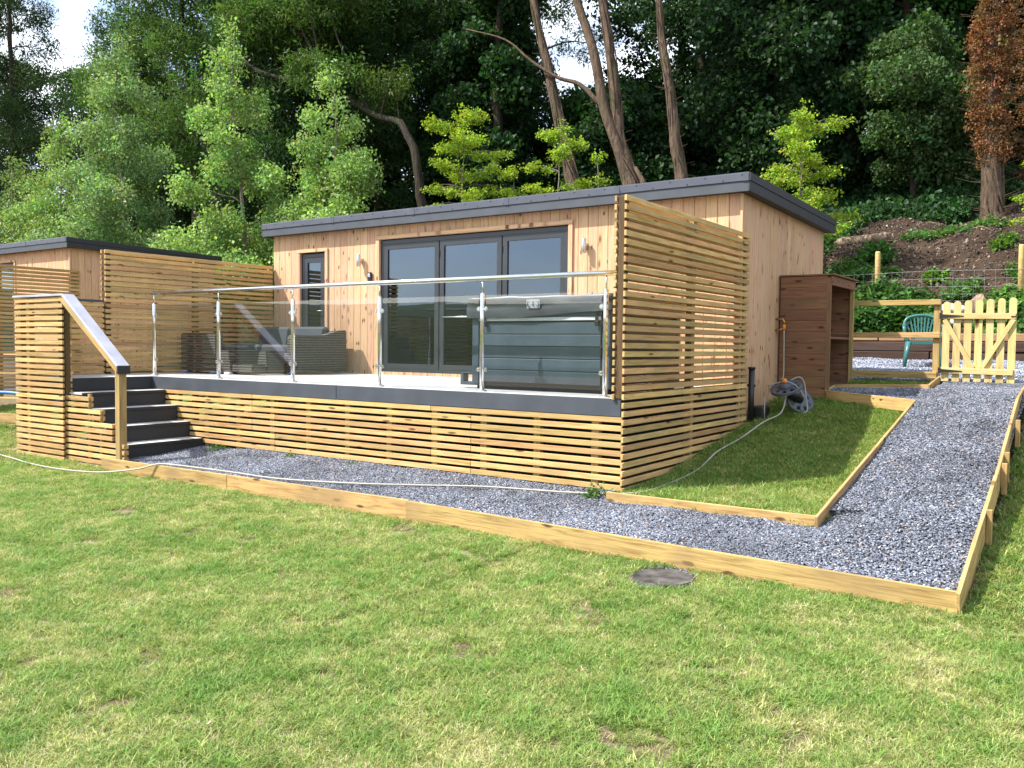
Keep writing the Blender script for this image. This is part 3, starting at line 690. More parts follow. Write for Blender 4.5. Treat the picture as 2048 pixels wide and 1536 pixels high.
# ------------------------------------------------------------------ deck
deck = thing('raised_deck', 'raised deck of pale grey composite boards with dark grey fascia and slatted timber skirt', 'deck', (-3.8, 1.2, -.85))
yb = 0.02; i = 0
while yb < YF-.05:
    board('deck_board', deck, (-7.76, yb+.073, -.0125), (-.075, yb+.073, -.0125), .144, .025, M['deck'], .003); yb += .1485
yb = -1.12
while yb < -.02:
    board('deck_board', deck, (-7.76, yb+.0705, -.0125), (-6.80, yb+.0705, -.0125), .138, .025, M['deck'], .003); yb += .1425
for a, b in ((-6.79, -3.42), (-3.416, .0)): board('fascia_board', deck, (a, .0, -.0785), (b, .0, -.0785), .025, .155, M['anth'], .003)
bm = bmesh.new(); add_box(bm, (0, 0, 0), (6.72, .12, .10)); bm_obj('rim_joist', bm, M['post_dark'], deck, (-3.42, .12, -.085))
bm = bmesh.new(); add_box(bm, (0, 0, 0), (7.6, 2.5, .03)); bm_obj('underlay', bm, M['plastic_blk'], deck, (-3.95, 1.45, -.045))
for k in range(9):
    z = -.183-k*SP; x0 = -6.76+.0; 
    js = [x0, x0+rnd.choice((2.4, 2.35, 1.95)), -1.6 if k % 3 else -2.1, .012]
    for a, b in zip(js[:-1], js[1:]):
        board('slat', deck, (a+.002, .002+rnd.uniform(0, .002), z+rnd.uniform(-.002, .002)), (b-.002, .002, z+rnd.uniform(-.002, .002)), ST, SH, M['slat'], .002)
for x in [-6.3+.604*i for i in range(11)]:
    board('batten', deck, (x, .045, -.92), (x, .045, -.16), .07, .06, M['post'], .002, up=(0, -1, 0))

# ------------------------------------------------------------------ stairs
st = thing('deck_stairs', 'dark grey composite stairs with five risers climbing to the deck landing', 'stairs', (-6.2, -.58, -.92))
noses = [(-6.79, 0.0), (-6.50, -.165), (-6.245, -.35), (-5.995, -.54), (-5.735, -.73)]
for i, (nx_, z) in enumerate(noses):
    zb = noses[i+1][1] if i < 4 else -.95
    if i > 0:
        board('tread', st, (nx_-.145, -1.105, z-.0125), (nx_-.145, -.015, z-.0125), .30, .025, M['deck'], .003)
        board('nosing', st, (nx_+.006, -1.105, z-.017), (nx_+.006, -.015, z-.017), .012, .034, M['anth_dark'], .002)
    else:
        board('nosing', st, (nx_+.001, -1.12, z-.078), (nx_+.001, -.0145, z-.078), .022, .15, M['anth_dark'], .002)
    if i > 0 and i < 5: board('riser', st, (nx_-.012, -1.10, (z+zb)/2-.017), (nx_-.012, -.016, (z+zb)/2-.017), .02, abs(z-zb)-.036 if i < 4 else .2, M['anth_dark'], .002)
# side slats of the flight, stepped
t = thing('stair_side_cladding', 'stepped slatted timber panel cladding the front side of the stairs', 'slatted panel', (-6.2, -1.13, -.92))
for k in range(12):
    z = -.155-k*SP*.985
    xe = -6.42 if z > -.17 else (-6.28 if z > -.33 else (-6.04 if z > -.45 else (-5.80 if z > -.70 else -5.575)))
    if k == 0: continue
    board('slat', t, (-6.80, -1.135, z), (xe, -1.135, z), ST, SH, M['slat'], .002)
    if xe > -5.79: pass
    board('slat', t, (xe-.05, -1.112+.01, z), (xe, -1.112+.01, z), .03, SH, M['slat'], .002)
for x, zt in ((-6.32, -.17), (-6.08, -.36), (-5.62, -.72)): board('batten', t, (x, -1.108, -.95), (x, -1.108, zt), .05, .028, M['post'], .002, up=(0, -1, 0))

# landing screen with sloping handrail
t = thing('landing_balustrade', 'tall slatted timber balustrade of the stair landing with sloping grey capped handrail and newel post', 'balustrade', (-7.3, -1.17, -.95))
XA, XB, YL = -7.89, -6.765, -1.175
for k in range(27):
    z = .955-SH/2-k*SP
    board('slat', t, (XA, YL, z), (XB, YL, z+rnd.uniform(-.002, .002)), ST, SH, M['slat'], .002)
    board('slat', t, (XA+.03, YL+.094, z+.0), (XB, YL+.094, z), ST, SH, M['slat'], .002)
for x in (-7.62, -6.86): board('post', t, (x, YL+.047, -1.0), (x, YL+.047, .955), .07, .07, M['slat'] if x < -7 else M['post_dark'], .003, up=(0, -1, 0))
board('post', t, (-7.83, YL+.047, -1.0), (-7.83, YL+.047, .955), .07, .07, M['post'], .003, up=(0, -1, 0))
board('post', t, (XB-.02, YL+.06, -1.0), (XB-.02, YL+.06, .93), .035, .06, M['post_dark'], .003, up=(0, -1, 0))
newx = -5.665
board('newel_post', t, (newx, YL+.055, -1.0), (newx, YL+.055, .13), .088, .088, M['post'], .004, up=(0, -1, 0))
board('handrail_cap', t, (XA-.02, YL+.045, .985), (XB+.03, YL+.045, .985), .15, .026, M['cap'], .003)
board('handrail_cap', t, (XB+.02, YL+.045, .985), (-5.60, YL+.045, .165), .15, .026, M['cap'], .003)
bm = bmesh.new(); add_box(bm, (0, 0, 0), (.02, .15, .09)); bm_obj('cap_end', bm, M['anth_dark'], t, (-5.592, YL+.045, .128))
board('handrail', t, (XB-.05, YL+.0, .965), (-5.62, YL+.0, .125), .03, .075, M['slat'], .003)
board('handrail', t, (XB-.05, YL+.09, .965), (-5.62, YL+.09, .125), .03, .075, M['slat'], .003)

# ------------------------------------------------------------------ glass balustrade
t = thing('glass_balustrade', 'glass balustrade with polished steel posts and round handrail along the deck edge', 'balustrade', (-3.6, .08, 0))
tube_obj('handrail', [(-6.93, .08, 1.078), (-6.925, .08, 1.078), (-3, .08, 1.080), (-.075, .08, 1.078)], [.018, .0235, .0235, .0235], M['steel'], t, 16)
PX = [-.206-i*1.334 for i in range(6)]
for i, x in enumerate(PX):
    po = tube_obj('baluster_post', [(x, .08, .0), (x, .08, .93), (x, .08, .94)], [.0215, .0215, .016], M['steel'], t, 16)
    tube_obj('rail_stem', [(x, .08, .935), (x, .08, 1.06)], .0065, M['steel'], po, 8)
    tube_obj('base_flange', [(x, .08, .001), (x, .08, .010), (x, .08, .018)], [.050, .050, .024], M['steel'], po, 20)
    for z in (.21, .79):
        for s in (-1, 1):
            if (i == 0 and s == 1) or (i == 5 and s == -1): continue
            bm = bmesh.new(); add_box(bm, (0, 0, 0), (.045, .028, .044)); bmesh.ops.bevel(bm, geom=bm.edges[:], offset=.011, segments=3, affect='EDGES'); bm_obj('glass_clamp', bm, M['steel'], po, (x+s*.042, .08, z))
for a, b in zip(PX[1:], PX[:-1]):
    mesh_obj('glass_panel', box_mesh(b-a-.085, .010, .86, 0, M['bal_glass']), None, t, ((a+b)/2, .08, .49))

# ------------------------------------------------------------------ hot tub
t = thing('hot_tub', 'dark blue grey panelled hot tub with grey vinyl cover behind the glass balustrade', 'hot tub', (-1.16, 1.25, 0))
TX0, TX1, TY0, TY1 = -1.95, -.36, .46, 2.02
bm = bmesh.new(); add_box(bm, (0, 0, 0), (TX1-TX0-.08, TY1-TY0-.08, .06)); bm_obj('base', bm, M['tub_dark'], t, (-1.155, 1.24, .033))
bm = bmesh.new(); add_box(bm, (0, 0, 0), (TX1-TX0-.06, TY1-TY0-.06, .72)); bm_obj('shell', bm, M['tub_dark'], t, (-1.155, 1.24, .425))
zz = .075
for h in (.125, .118, .118, .118, .118):
    for pa, pb in (((TX0+.10, TY0+.008), (TX1-.10, TY0+.008)), ((TX0+.10, TY1-.008), (TX1-.10, TY1-.008))):
        board('side_panel', t, (pa[0], pa[1], zz+h/2), (pb[0], pb[1], zz+h/2), .02, h-.007, M['tub'], .004)
    for x in (TX0+.008, TX1-.008): board('side_panel', t, (x, TY0+.10, zz+h/2), (x, TY1-.10, zz+h/2), .02, h-.007, M['tub'], .004)
    zz += h
for x in (TX0+.045, TX1-.045):
    for y in (TY0+.045, TY1-.045):
        board('corner_post', t, (x, y, .05), (x, y, .80), .095, .095, M['tub'], .012, up=(0, -1, 0))
board('white_strip', t, (TX0+.10, TY0-.004, .702), (TX1-.10, TY0-.004, .702), .02, .034, M['white'], .004)
board('rim', t, (TX0+.10, TY0-.002, .75), (TX1-.10, TY0-.002, .75), .02, .05, M['tub'], .006)
cv = bmesh.new()
def lid(x0, x1, y0, y1, z0, z1, sag):
    nx_, ny = 28, 14; vv = []
    for j in range(ny+1):
        row = []
        for i in range(nx_+1):
            x = x0+(x1-x0)*i/nx_; y = y0+(y1-y0)*j/ny
            row.append(cv.verts.new((x+1.155, y-1.24, z1-.86+.012*noise.noise(Vector((x*3, y*3, 2)))+.014*math.sin(math.pi*j/ny))))
        vv.append(row)
    for j in range(ny):
        for i in range(nx_): cv.faces.new((vv[j][i], vv[j][i+1], vv[j+1][i+1], vv[j+1][i]))
    loop = [vv[0][i] for i in range(nx_+1)]+[vv[j][nx_] for j in range(1, ny+1)]+[vv[ny][i] for i in range(nx_-1, -1, -1)]+[vv[j][0] for j in range(ny-1, 0, -1)]
    prev = loop; n = len(loop)
    for zi, (dz, ofs) in enumerate(((.018, .008), (.07, .010), (.075, .002), (.12, .010), (.165, .012), (.21, .008))):
        ring = []
        for q, v in enumerate(loop):
            cx = v.co.x; cy = v.co.y; l = math.hypot(cx, cy); wob = .010*noise.noise(Vector((cx*7, cy*7, zi*.9)))
            s = sag*max(0, (cx+.2))*(dz/.2)*.12
            ring.append(cv.verts.new((cx+cx/l*(ofs+wob), cy+cy/l*(ofs+wob), z1-.86-dz+s+.006*noise.noise(Vector((cx*5, cy*5, 9))))))
        for q in range(n): cv.faces.new((prev[q], prev[(q+1) % n], ring[(q+1) % n], ring[q]))
        prev = ring
lid(TX0-.03, TX1+.03, TY0-.035, TY1+.03, .73, .925, .5)
cvo = bm_obj('cover', cv, M['vinyl'], t, (-1.155, 1.24, .86), True)
em = mesh_obj('emblem', box_mesh(.15, .004, .085, .001, M['emblem']), None, cvo, (-1.17, TY0-.062, .845), (R(6), 0, 0))
for dx, pts in ((-.05, ((-.012, .022), (.012, .022), (-.012, .022), (-.012, -.022), (.012, -.022))), (0, ((-.014, .02), (.014, .02), (0, .02), (0, -.02))), (.05, ((.012, .022), (-.012, .022), (.012, .022), (.012, -.022), (-.012, -.022)))):
    tube_obj('emblem_mark', [(-1.17+dx+a, TY0-.0675, .845+z) for a, z in pts], .0035, M['tub_dark'], cvo, 5, smooth=False)
for x in (-1.78, -.50):
    board('clasp', t, (x, TY0-.030, .785), (x+.008, TY0-.026, .665), .004, .028, M['plastic_blk'], .001, up=(1, 0, 0))
    mesh_obj('buckle', box_mesh(.045, .02, .05, .006, M['plastic_blk']), None, t, (x+.01, TY0-.028, .655))
lf = thing('cover_lifter_bracket', 'dark grey open box bracket standing on the deck left of the hot tub', 'bracket', (-2.07, .60, 0))
mesh_obj('frame', bm_frame(-2.17, -1.97, .03, .185, .035, .09), M['tub'], lf, (-2.07, .60, .108))

# ------------------------------------------------------------------ rattan seating
def rattan_block(bm, x0, x1, y0, y1, z0, z1, c, taper=0.0):
    vsx = add_box(bm, ((x0+x1)/2-c[0], (y0+y1)/2-c[1], (z0+z1)/2-c[2]), (x1-x0, y1-y0, z1-z0))
    return vsx
def rattan_sofa():
    c = Vector((-6.85, 2.1, .0))
    t = thing('rattan_sofa', 'large grey rattan corner sofa with dark cushions against the cabin wall', 'sofa', c)
    bm = bmesh.new(); rattan_block(bm, -7.70, -6.02, 1.72, 2.68, .04, .30, c); bmesh.ops.bevel(bm, geom=bm.edges[:], offset=.02, segments=2, affect='EDGES'); bm_obj('seat_base', bm, M['rattan'], t, c, True)
    # curved side arm: top edge swoops up to the back
    bm = bmesh.new(); prof = [(1.62, .04), (1.64, .53), (1.66, .555), (2.05, .555), (2.25, .565), (2.38, .60), (2.5, .635), (2.66, .645), (2.66, .04)]
    lo = [bm.verts.new((-6.12-c.x, y-c.y, z)) for y, z in prof]; hi = [bm.verts.new((-5.97-c.x, y-c.y, z)) for y, z in prof]
    n = len(prof); bm.faces.new(lo); bm.faces.new(hi[::-1])
    for i in range(n): bm.faces.new((lo[i], lo[(i+1) % n], hi[(i+1) % n], hi[i]))
    bmesh.ops.recalc_face_normals(bm, faces=bm.faces); bmesh.ops.bevel(bm, geom=bm.edges[:], offset=.015, segments=2, affect='EDGES'); bm_obj('armrest', bm, M['rattan'], t, c)
    bm = bmesh.new(); rattan_block(bm, -7.72, -6.12, 2.50, 2.68, .05, .63, c); bmesh.ops.bevel(bm, geom=bm.edges[:], offset=.02, segments=2, affect='EDGES'); bm_obj('backrest', bm, M['rattan'], t, c)
    for i in range(2):
        x = -7.62+.76*i; mesh_obj('cushion', box_mesh(.73, .66, .12, .035, M['cush']), None, t, (x+.37, 2.1, .36))
        mesh_obj('back_cushion', box_mesh(.72, .14, .34, .04, M['cush']), None, t, (x+.37, 2.40, .52), (R(-10), 0, 0))
    for x in (-6.07,):
        for y in (1.68, 2.6): mesh_obj('foot', box_mesh(.12, .09, .03, .006, M['foot']), None, t, (x, y, .02))
rattan_sofa()
c = Vector((-7.3, 1.4, 0)); t = thing('rattan_armchair', 'grey rattan armchair with its high side to the glass in front of the left screen', 'armchair', c)
bm = bmesh.new(); rattan_block(bm, -7.70, -6.88, 1.03, 1.16, .04, .575, c); rattan_block(bm, -7.70, -7.56, 1.16, 1.66, .04, .575, c); bmesh.ops.bevel(bm, geom=bm.edges[:], offset=.018, segments=2, affect='EDGES'); bm_obj('backrest', bm, M['rattan'], t, c)
bm = bmesh.new(); rattan_block(bm, -7.56, -6.90, 1.16, 1.66, .04, .29, c); bm_obj('seat', bm, M['rattan'], t, c)
mesh_obj('cushion', box_mesh(.62, .46, .11, .03, M['cush']), None, t, (-7.22, 1.41, .35))
for x in (-7.6, -6.95): mesh_obj('foot', box_mesh(.12, .09, .03, .006, M['foot']), None, t, (x, 1.07, .02))
c = Vector((-6.5, 1.4, 0)); t = thing('rattan_footstool', 'low grey rattan stool chair between the armchair and the sofa', 'stool', c)
def trap(name, xa, xb, xta, xtb, y0, y1, z1):
    bm = bmesh.new(); q = [(xa, .04), (xb, .04), (xtb, z1), (xta, z1)]
    lo = [bm.verts.new((x-c.x, y0-c.y, z)) for x, z in q]; hi = [bm.verts.new((x-c.x, y1-c.y, z)) for x, z in q]
    bm.faces.new(lo); bm.faces.new(hi[::-1])
    for i in range(4): bm.faces.new((lo[i], lo[(i+1) % 4], hi[(i+1) % 4], hi[i]))
    bmesh.ops.recalc_face_normals(bm, faces=bm.faces); bmesh.ops.bevel(bm, geom=bm.edges[:], offset=.012, segments=2, affect='EDGES'); bm_obj(name, bm, M['rattan'], t, c)
trap('armrest', -6.87, -6.58, -6.87, -6.64, 1.06, 1.62, .335)
trap('backrest', -6.36, -6.12, -6.30, -6.14, 1.30, 1.62, .335)
trap('seat', -6.575, -6.14, -6.575, -6.14, 1.06, 1.295, .145)
mesh_obj('foot', box_mesh(.12, .07, .03, .006, M['white']), None, t, (-6.66, 1.07, .02))

# ------------------------------------------------------------------ timber edging
def edging(name, label, segs, cat='timber edging', th=.024):
    t = thing(name, label, cat, segs[0][0])
    for a, b, h in segs:
        a = Vector(a); b = Vector(b); board('edging_board', t, a-Vector((0, 0, h/2)), b-Vector((0, 0, h/2)), th, h, M['edge'], .003)
    return t
e1 = edging('path_edging', 'long timber edging board between the lawn and the gravel strip in front of the deck',
            [((-5.80, -1.265, -.852), (-3.6, -1.268, -.838), .165), ((-3.595, -1.268, -.838), (-1.27, -1.275, -.825), .17), ((-1.268, -1.300, -.825), (2.765, -1.315, -.880), .175)])
e2 = edging('path_edging', 'right hand timber edging of the gravel path with small pegs on its outer side',
            [((2.765, -1.325, -.880), (2.755, .55, -.455), .19), ((2.758, .555, -.452), (2.71, 2.75, .01), .18), ((2.712, 2.755, .01), (2.62, 5.45, .11), .15)])
def ztop2(y): return ip(y, [-1.325, .55, 2.75, 5.45], [-.88, -.455, .01, .11])
for y in (-.15, .78, 1.05, 1.95, 2.9):
    board('peg', e2, (2.79-.01*(y > 1), y, ztop2(y)-.22), (2.79-.01*(y > 1), y, ztop2(y)+.012), .035, .045, M['edge'], .002, up=(0, -1, 0))
e3 = edging('lawn_edging', 'timber edging of the shaded grass patch beside the slatted screen',
            [((.03, -.295, -.752), (1.728, -.275, -.752), .13), ((1.72, -.29, -.752), (1.715, 1.6, -.42), .14), ((1.715, 1.605, -.42), (1.69, 3.58, -.095), .13), ((1.69, 3.58, -.095), (.62, 4.13, -.055), .14)])
e4 = edging('bed_edging', 'short timber edging of the little grass bed under the fence, beside the log store',
            [((.60, 4.17, -.05), (.62, 4.50, .0), .12), ((.62, 4.50, .005), (1.665, 4.60, .035), .12), ((1.665, 4.595, .035), (1.655, 5.40, .115), .12)])
# ------------------------------------------------------------------ log store
t = thing('log_store', 'tall brown timber log store with open side and one shelf against the cabin wall', 'log store', (.32, 4.75, -.3))
SX0, SX1, SY0, SY1, SZ0, SZ1 = .02, .62, 4.18, 5.33, -.30, 1.325
n = 12; h = (SZ1-.0-SZ0)/n
for k in range(n):
    z = SZ0+h*(k+.5)
    board('side_board', t, (SX0, SY0, z), (SX1-.03, SY0, z), .018, h-.0005, M['store'], .004)
    board('side_board', t, (SX0, SY1, z), (SX1-.03, SY1, z), .018, h-.0005, M['store'], .004)
    board('back_board', t, (SX0+.012, SY0+.01, z), (SX0+.012, SY1-.01, z), .016, h-.0003, M['store'], .002)
for y in (SY0+.005, SY1-.02): board('corner_post', t, (SX1-.015, y, SZ0), (SX1-.015, y, SZ1-.02), .05, .035, M['post'] if y > 5 else M['store'], .003, up=(0, -1, 0))
board('front_post', t, (SX1-.015, 4.98, SZ0), (SX1-.015, 4.98, SZ1-.10), .05, .045, M['post'], .003, up=(0, -1, 0)) if False else None
board('header', t, (SX1+.008, SY0-.005, SZ1-.06), (SX1+.008, SY1+.005, SZ1-.06), .02, .11, M['store'], .003)
board('shelf', t, (SX0+.03, 4.75, .58), (SX1-.04, 4.75, .58), 1.1, .03, M['store'], .003)
board('floor_board', t, (SX0+.03, 4.75, -.14), (SX1-.04, 4.75, -.14), 1.1, .03, M['store'], .003)
for i in range(5): board('roof_board', t, (SX0-.01, SY0-.03+.243*i+.12, SZ1+.012), (SX1+.05, SY0-.03+.243*i+.12, SZ1+.012), .24, .018, M['store'], .003)
# ------------------------------------------------------------------ tap, hose, reel, pipe
t = thing('garden_tap', 'brass wall tap with orange hose connector on the cabin side beside the log store', 'tap', (.0, 4.10, .72))
tube_obj('tap_body', [(0.0, 4.08, .80), (.05, 4.08, .80), (.085, 4.08, .80), (.105, 4.08, .77), (.105, 4.08, .735)], [.012, .012, .016, .014, .012], M['brass'], t)
tube_obj('tap_body', [(0.0, 4.06, .665), (.06, 4.06, .668), (.10, 4.08, .70)], .009, M['brass'], t)
tube_obj('tap_handle', [(.07, 4.055, .835), (.085, 4.08, .84), (.10, 4.11, .85)], .008, M['iron'], t)
tube_obj('connector', [(.105, 4.08, .737), (.105, 4.08, .70), (.107, 4.08, .672)], [.017, .019, .015], M['orange'], t, 12)
RX, RY = .40, 3.46
zr = zlawn(RX, RY)
t = thing('hose_reel', 'grey hose reel with chrome handle standing on the grass beside the log store', 'hose reel', (RX, RY, zr))
def disc(name, c, nrm, r, th, mat, parent, holes=8):
    bm = bmesh.new(); n = 48; no = Vector(nrm).normalized(); u = no.cross(Vector((0, 0, 1)) if abs(no.z) < .9 else Vector((1, 0, 0))).normalized(); v = no.cross(u)
    # a dished wheel with spoke openings cut between hub ring and rim
    def P(rr, a, o): return Vector(c)-WP[parent.name]+(u*math.cos(a)+v*math.sin(a))*rr+no*o
    rr = [.0, .28*r, .50*r, .80*r, r, r]; oo = [th*1.6, th*1.4, th*.7, th*.4, th*.9, -th*.2]
    rings = [[bm.verts.new(P(q, 2*math.pi*i/n, o)) for i in range(n)] for q, o in zip(rr[1:], oo[1:])]
    back = [[bm.verts.new(P(q, 2*math.pi*i/n, o-th*.5)) for i in range(n)] for q, o in zip(rr[1:], oo[1:])]
    c0 = bm.verts.new(P(0, 0, oo[0])); c1 = bm.verts.new(P(0, 0, oo[0]-th*.5))
    for i in range(n):
        j = (i+1) % n; bm.faces.new((c0, rings[0][i], rings[0][j])); bm.faces.new((c1, back[0][j], back[0][i]))
        for k in range(4):
            if k == 1 and (i*holes//n % 1 == 0) and (i % (n//holes)) in (1, 2, 3): 
                bm.faces.new((rings[k][i], back[k][i], back[k+1][i], rings[k+1][i])) if (i % (n//holes)) == 1 else None
                continue
            bm.faces.new((rings[k][i], rings[k+1][i], rings[k+1][j], rings[k][j])); bm.faces.new((back[k][i], back[k][j], back[k+1][j], back[k+1][i]))
    return bm_obj(name, bm, mat, parent, WP[parent.name], True)
ax_n = Vector((-.12, -.42, .9)).normalized()
cA = Vector((RX-.03, RY-.10, zr+.29)); cB = Vector((RX+.08, RY+.05, zr+.14))
disc('reel_disc', cA, ax_n, .180, .020, M['reel'], t)
disc('reel_disc', cB, Vector((.55, -.5, .5)), .165, .020, M['reel'], t)
tube_obj('hub', [cA-ax_n*.0, cA+ax_n*.05, cA+ax_n*.075], [.085, .075, .05], M['reel'], t, 20)
tube_obj('hub', [cB+Vector((0, 0, 0)), cA], [.06, .06], M['plastic_blk'], t, 16)
tube_obj('connector', [cA+ax_n*.07, cA+ax_n*.115], [.032, .026], M['orange'], t, 14)
hd = Vector((.9, .15, .1)).normalized()
tube_obj('handle', spline([cA+Vector((.04, -.0, .09)), cA+Vector((.13, .03, .13)), cA+Vector((.18, .05, .08)), cA+Vector((.21, .04, -.06)), cA+Vector((.235, .02, -.24)), cA+Vector((.20, -.02, -.27))], 5), .007, M['reel_h'], t)
tube_obj('handle', spline([cA+Vector((-.20, -.06, .02)), cA+Vector((-.04, -.05, .07)), cA+Vector((.08, -.05, .06)), cA+Vector((.15, -.03, .0)), cA+Vector((.21, .0, -.10))], 5), .007, M['reel_h'], t)
hp = [(.105, 4.08, .665), (.112, 4.07, .40), (.12, 4.05, .12), (.13, 3.95, -.02), (.22, 3.62, zr+.38), tuple(cA+ax_n*.11)]
tag(tube_obj('hose', spline(hp, 6), .0085, M['hose'], None, 8, world=(.105, 4.08, .67)), 'short pale hose running from the brass tap down to the reel', 'hose')
hz = [tuple(cA+Vector((.02, -.04, -.06))), (.38, 3.15, -.28), (.33, 2.7, -.36), (.26, 2.2, -.50), (.24, 1.6, -.585), (.29, 1.0, -.69), (.27, .45, -.755), (.20, .0, -.79), (-.05, -.18, -.80), (-.45, -.30, -.81), (-1.1, -.42, -.82), (-1.67, -.64, -.83), (-2.32, -.90, -.84), (-3.08, -1.08, -.85), (-3.63, -1.13, -.84), (-4.15, -1.17, -.835), (-4.50, -1.24, -.825), (-4.72, -1.28, -.83), (-5.0, -1.36, -.90), (-5.5, -1.48, -.965), (-6.1, -1.58, -.975), (-6.8, -1.56, -.975), (-7.3, -1.50, -.965), (-8.2, -1.40, -.955)]
hz = [hz[0]]+[(x, y, max(z, (zgravel(x, y, gravel_zone(x, y)) if gravel_zone(x, y) else zlawn(x, y)+.012)+.020)) for x, y, z in hz[1:]]
tag(tube_obj('hose', spline(hz, 6), .0085, M['hose'], None, 8, world=(.4, 3.2, -.3)), 'long pale garden hose trailing from the reel over the gravel and onto the lawn', 'hose')
t = thing('waste_pipe', 'short black plastic pipe standing at the cabin corner behind the slatted screen', 'pipe', (.075, 3.03, -.42))
tube_obj('pipe', [(.075, 3.03, -.46), (.075, 3.03, .21)], .034, M['plastic_blk'], t, 14)
tube_obj('pipe_cap', [(.075, 3.03, .205), (.075, 3.03, .23)], .042, M['plastic_blk'], t, 14)
tube_obj('pipe_clip', [(.03, 3.03, .02), (.118, 3.03, .02)], .014, M['plastic_blk'], t, 8)
t = thing('drain_gully', 'low black drain gully with a thin rod at the foot of the cabin side', 'gully', (.10, 3.25, -.4))
mesh_obj('gully_box', box_mesh(.16, .26, .22, .02, M['plastic_blk']), None, t, (.11, 3.24, -.33))
tube_obj('rod', [(.20, 3.12, -.12), (.22, 3.07, -.38)], .006, M['wire'], t, 6)
# ------------------------------------------------------------------ fence and gate
t = thing('post_and_rail_fence', 'three rail timber fence between the log store and the picket gate', 'fence', (1.1, 5.46, .03))
for z in (1.045, .63, .125): board('rail', t, (.58, 5.44, z), (1.645 if z > .2 else 1.62, 5.44, z), .04, .068 if z > .2 else .085, M['edge'], .004)
board('post', t, (1.60, 5.50, -.15), (1.60, 5.50, 1.075), .078, .078, M['edge'], .004, up=(0, -1, 0))
t = thing('picket_gate', 'pale timber picket gate with round topped pickets, cross braces and black strap hinges', 'gate', (2.05, 5.42, .05))
gx0, gx1 = 1.665, 2.475; GYY = 5.44
for i in range(7):
    x = gx0+.045+i*(gx1-gx0-.09)/6; zb_ = .055-.008*i; zt_ = 1.05+.006*i; w_ = .082
    bm = bmesh.new(); prof = [(-w_/2, 0), (w_/2, 0), (w_/2, zt_-zb_-w_/2)]+[(w_/2*math.cos(a), zt_-zb_-w_/2+w_/2*math.sin(a)) for a in [math.pi*q/8 for q in range(1, 8)]]+[(-w_/2, zt_-zb_-w_/2)]
    # grain along local X: build lying down then stand it up
    lo = [bm.verts.new((z, q, -.009)) for q, z in prof]; hi = [bm.verts.new((z, q, .009)) for q, z in prof]; k = len(prof)
    bm.faces.new(lo[::-1]); bm.faces.new(hi)
    for q in range(k): bm.faces.new((lo[q], lo[(q+1) % k], hi[(q+1) % k], hi[q]))
    bmesh.ops.recalc_face_normals(bm, faces=bm.faces); me = bpy.data.meshes.new('picket'); bm.to_mesh(me); bm.free()
    mesh_obj('picket', me, M['gate'], t, (x, GYY+.012, zb_), Matrix(((0, 1, 0), (0, 0, 1), (1, 0, 0))).to_euler())
for z, xe in ((.865, gx1-.01), (.185, gx1-.02)): board('rail', t, (gx0-.01, GYY-.014, z+.004), (xe, GYY-.014, z-.004), .028, .072, M['gate'], .003)
board('brace', t, (gx0+.025, GYY-.013, .825), (2.02, GYY-.013, .225), .022, .052, M['gate'], .002)
board('brace', t, (gx1-.03, GYY-.013, .825), (2.115, GYY-.013, .225), .022, .052, M['gate'], .002)
for z in (.868, .185):
    bm = bmesh.new(); q = [(-.03, -.035), (.0, -.035), (.0, -.022), (.24, -.004), (.24, .004), (.0, .022), (.0, .04), (-.03, .04)]
    lo = [bm.verts.new((x, 0, z_)) for x, z_ in q]; hi = [bm.verts.new((x, -.006, z_)) for x, z_ in q]; k = len(q)
    bm.faces.new(lo); bm.faces.new(hi[::-1])
    for i in range(k): bm.faces.new((lo[i], lo[(i+1) % k], hi[(i+1) % k], hi[i]))
    bm_obj('strap_hinge', bm, M['iron'], t, (gx0+.0, GYY-.0295, z))
tube_obj('latch', [(gx1-.06, GYY-.033, .855), (gx1+.03, GYY-.033, .865)], .006, M['iron'], t, 6)
# ------------------------------------------------------------------ plastic chair
ch = thing('garden_chair', 'dark green plastic garden chair with slatted fan back on the gravel behind the fence', 'chair', (0, 0, 0))
P = M['green_pl']
bm = bmesh.new(); n = 12
def seatp(i, j):
    x = -.21+.42*i/8; y = -.22+.40*j/8; z = .40+.02*(abs(x)/.21)**3-.018*math.cos(math.pi*(y+.02)/.5)+(-.03*max(0, (-.16-y)/.06)); return (x*(1-.08*j/8), y, z)
g = [[bm.verts.new(seatp(i, j)) for i in range(9)] for j in range(9)]
for j in range(8):
    for i in range(8): bm.faces.new((g[j][i], g[j][i+1], g[j+1][i+1], g[j+1][i]))
bmesh.ops.solidify(bm, geom=bm.faces[:], thickness=.012)
bm_obj('seat', bm, P, ch, (0, 0, 0), True)
board('seat_apron', ch, (-.20, -.215, .375), (.20, -.215, .375), .012, .05, P, .004)
for s in (-1, 1):
    bm = bmesh.new(); add_tube(bm, [(s*.205, -.20, .39), (s*.235, -.235, .20), (s*.262, -.265, 0)], [.040, .030, .022], 8); bm_obj('leg', bm, P, ch, (0, 0, 0), True)
    bm = bmesh.new(); add_tube(bm, [(s*.19, .16, .40), (s*.215, .225, .20), (s*.235, .27, 0)], [.040, .030, .022], 8); bm_obj('leg', bm, P, ch, (0, 0, 0), True)
    bm = bmesh.new(); add_tube(bm, spline([(s*.215, -.20, .39), (s*.262, -.20, .52), (s*.275, -.17, .615), (s*.272, -.05, .635), (s*.262, .10, .64), (s*.235, .20, .66)], 4), [.030]*4+[.026]*17, 8); bm_obj('armrest', bm, P, ch, (0, 0, 0), True)
arc = [(-.225, .17, .42), (-.245, .205, .55), (-.25, .23, .66), (-.215, .25, .755), (-.12, .265, .80), (0, .27, .815), (.12, .265, .80), (.215, .25, .755), (.25, .23, .66), (.245, .205, .55), (.225, .17, .42)]
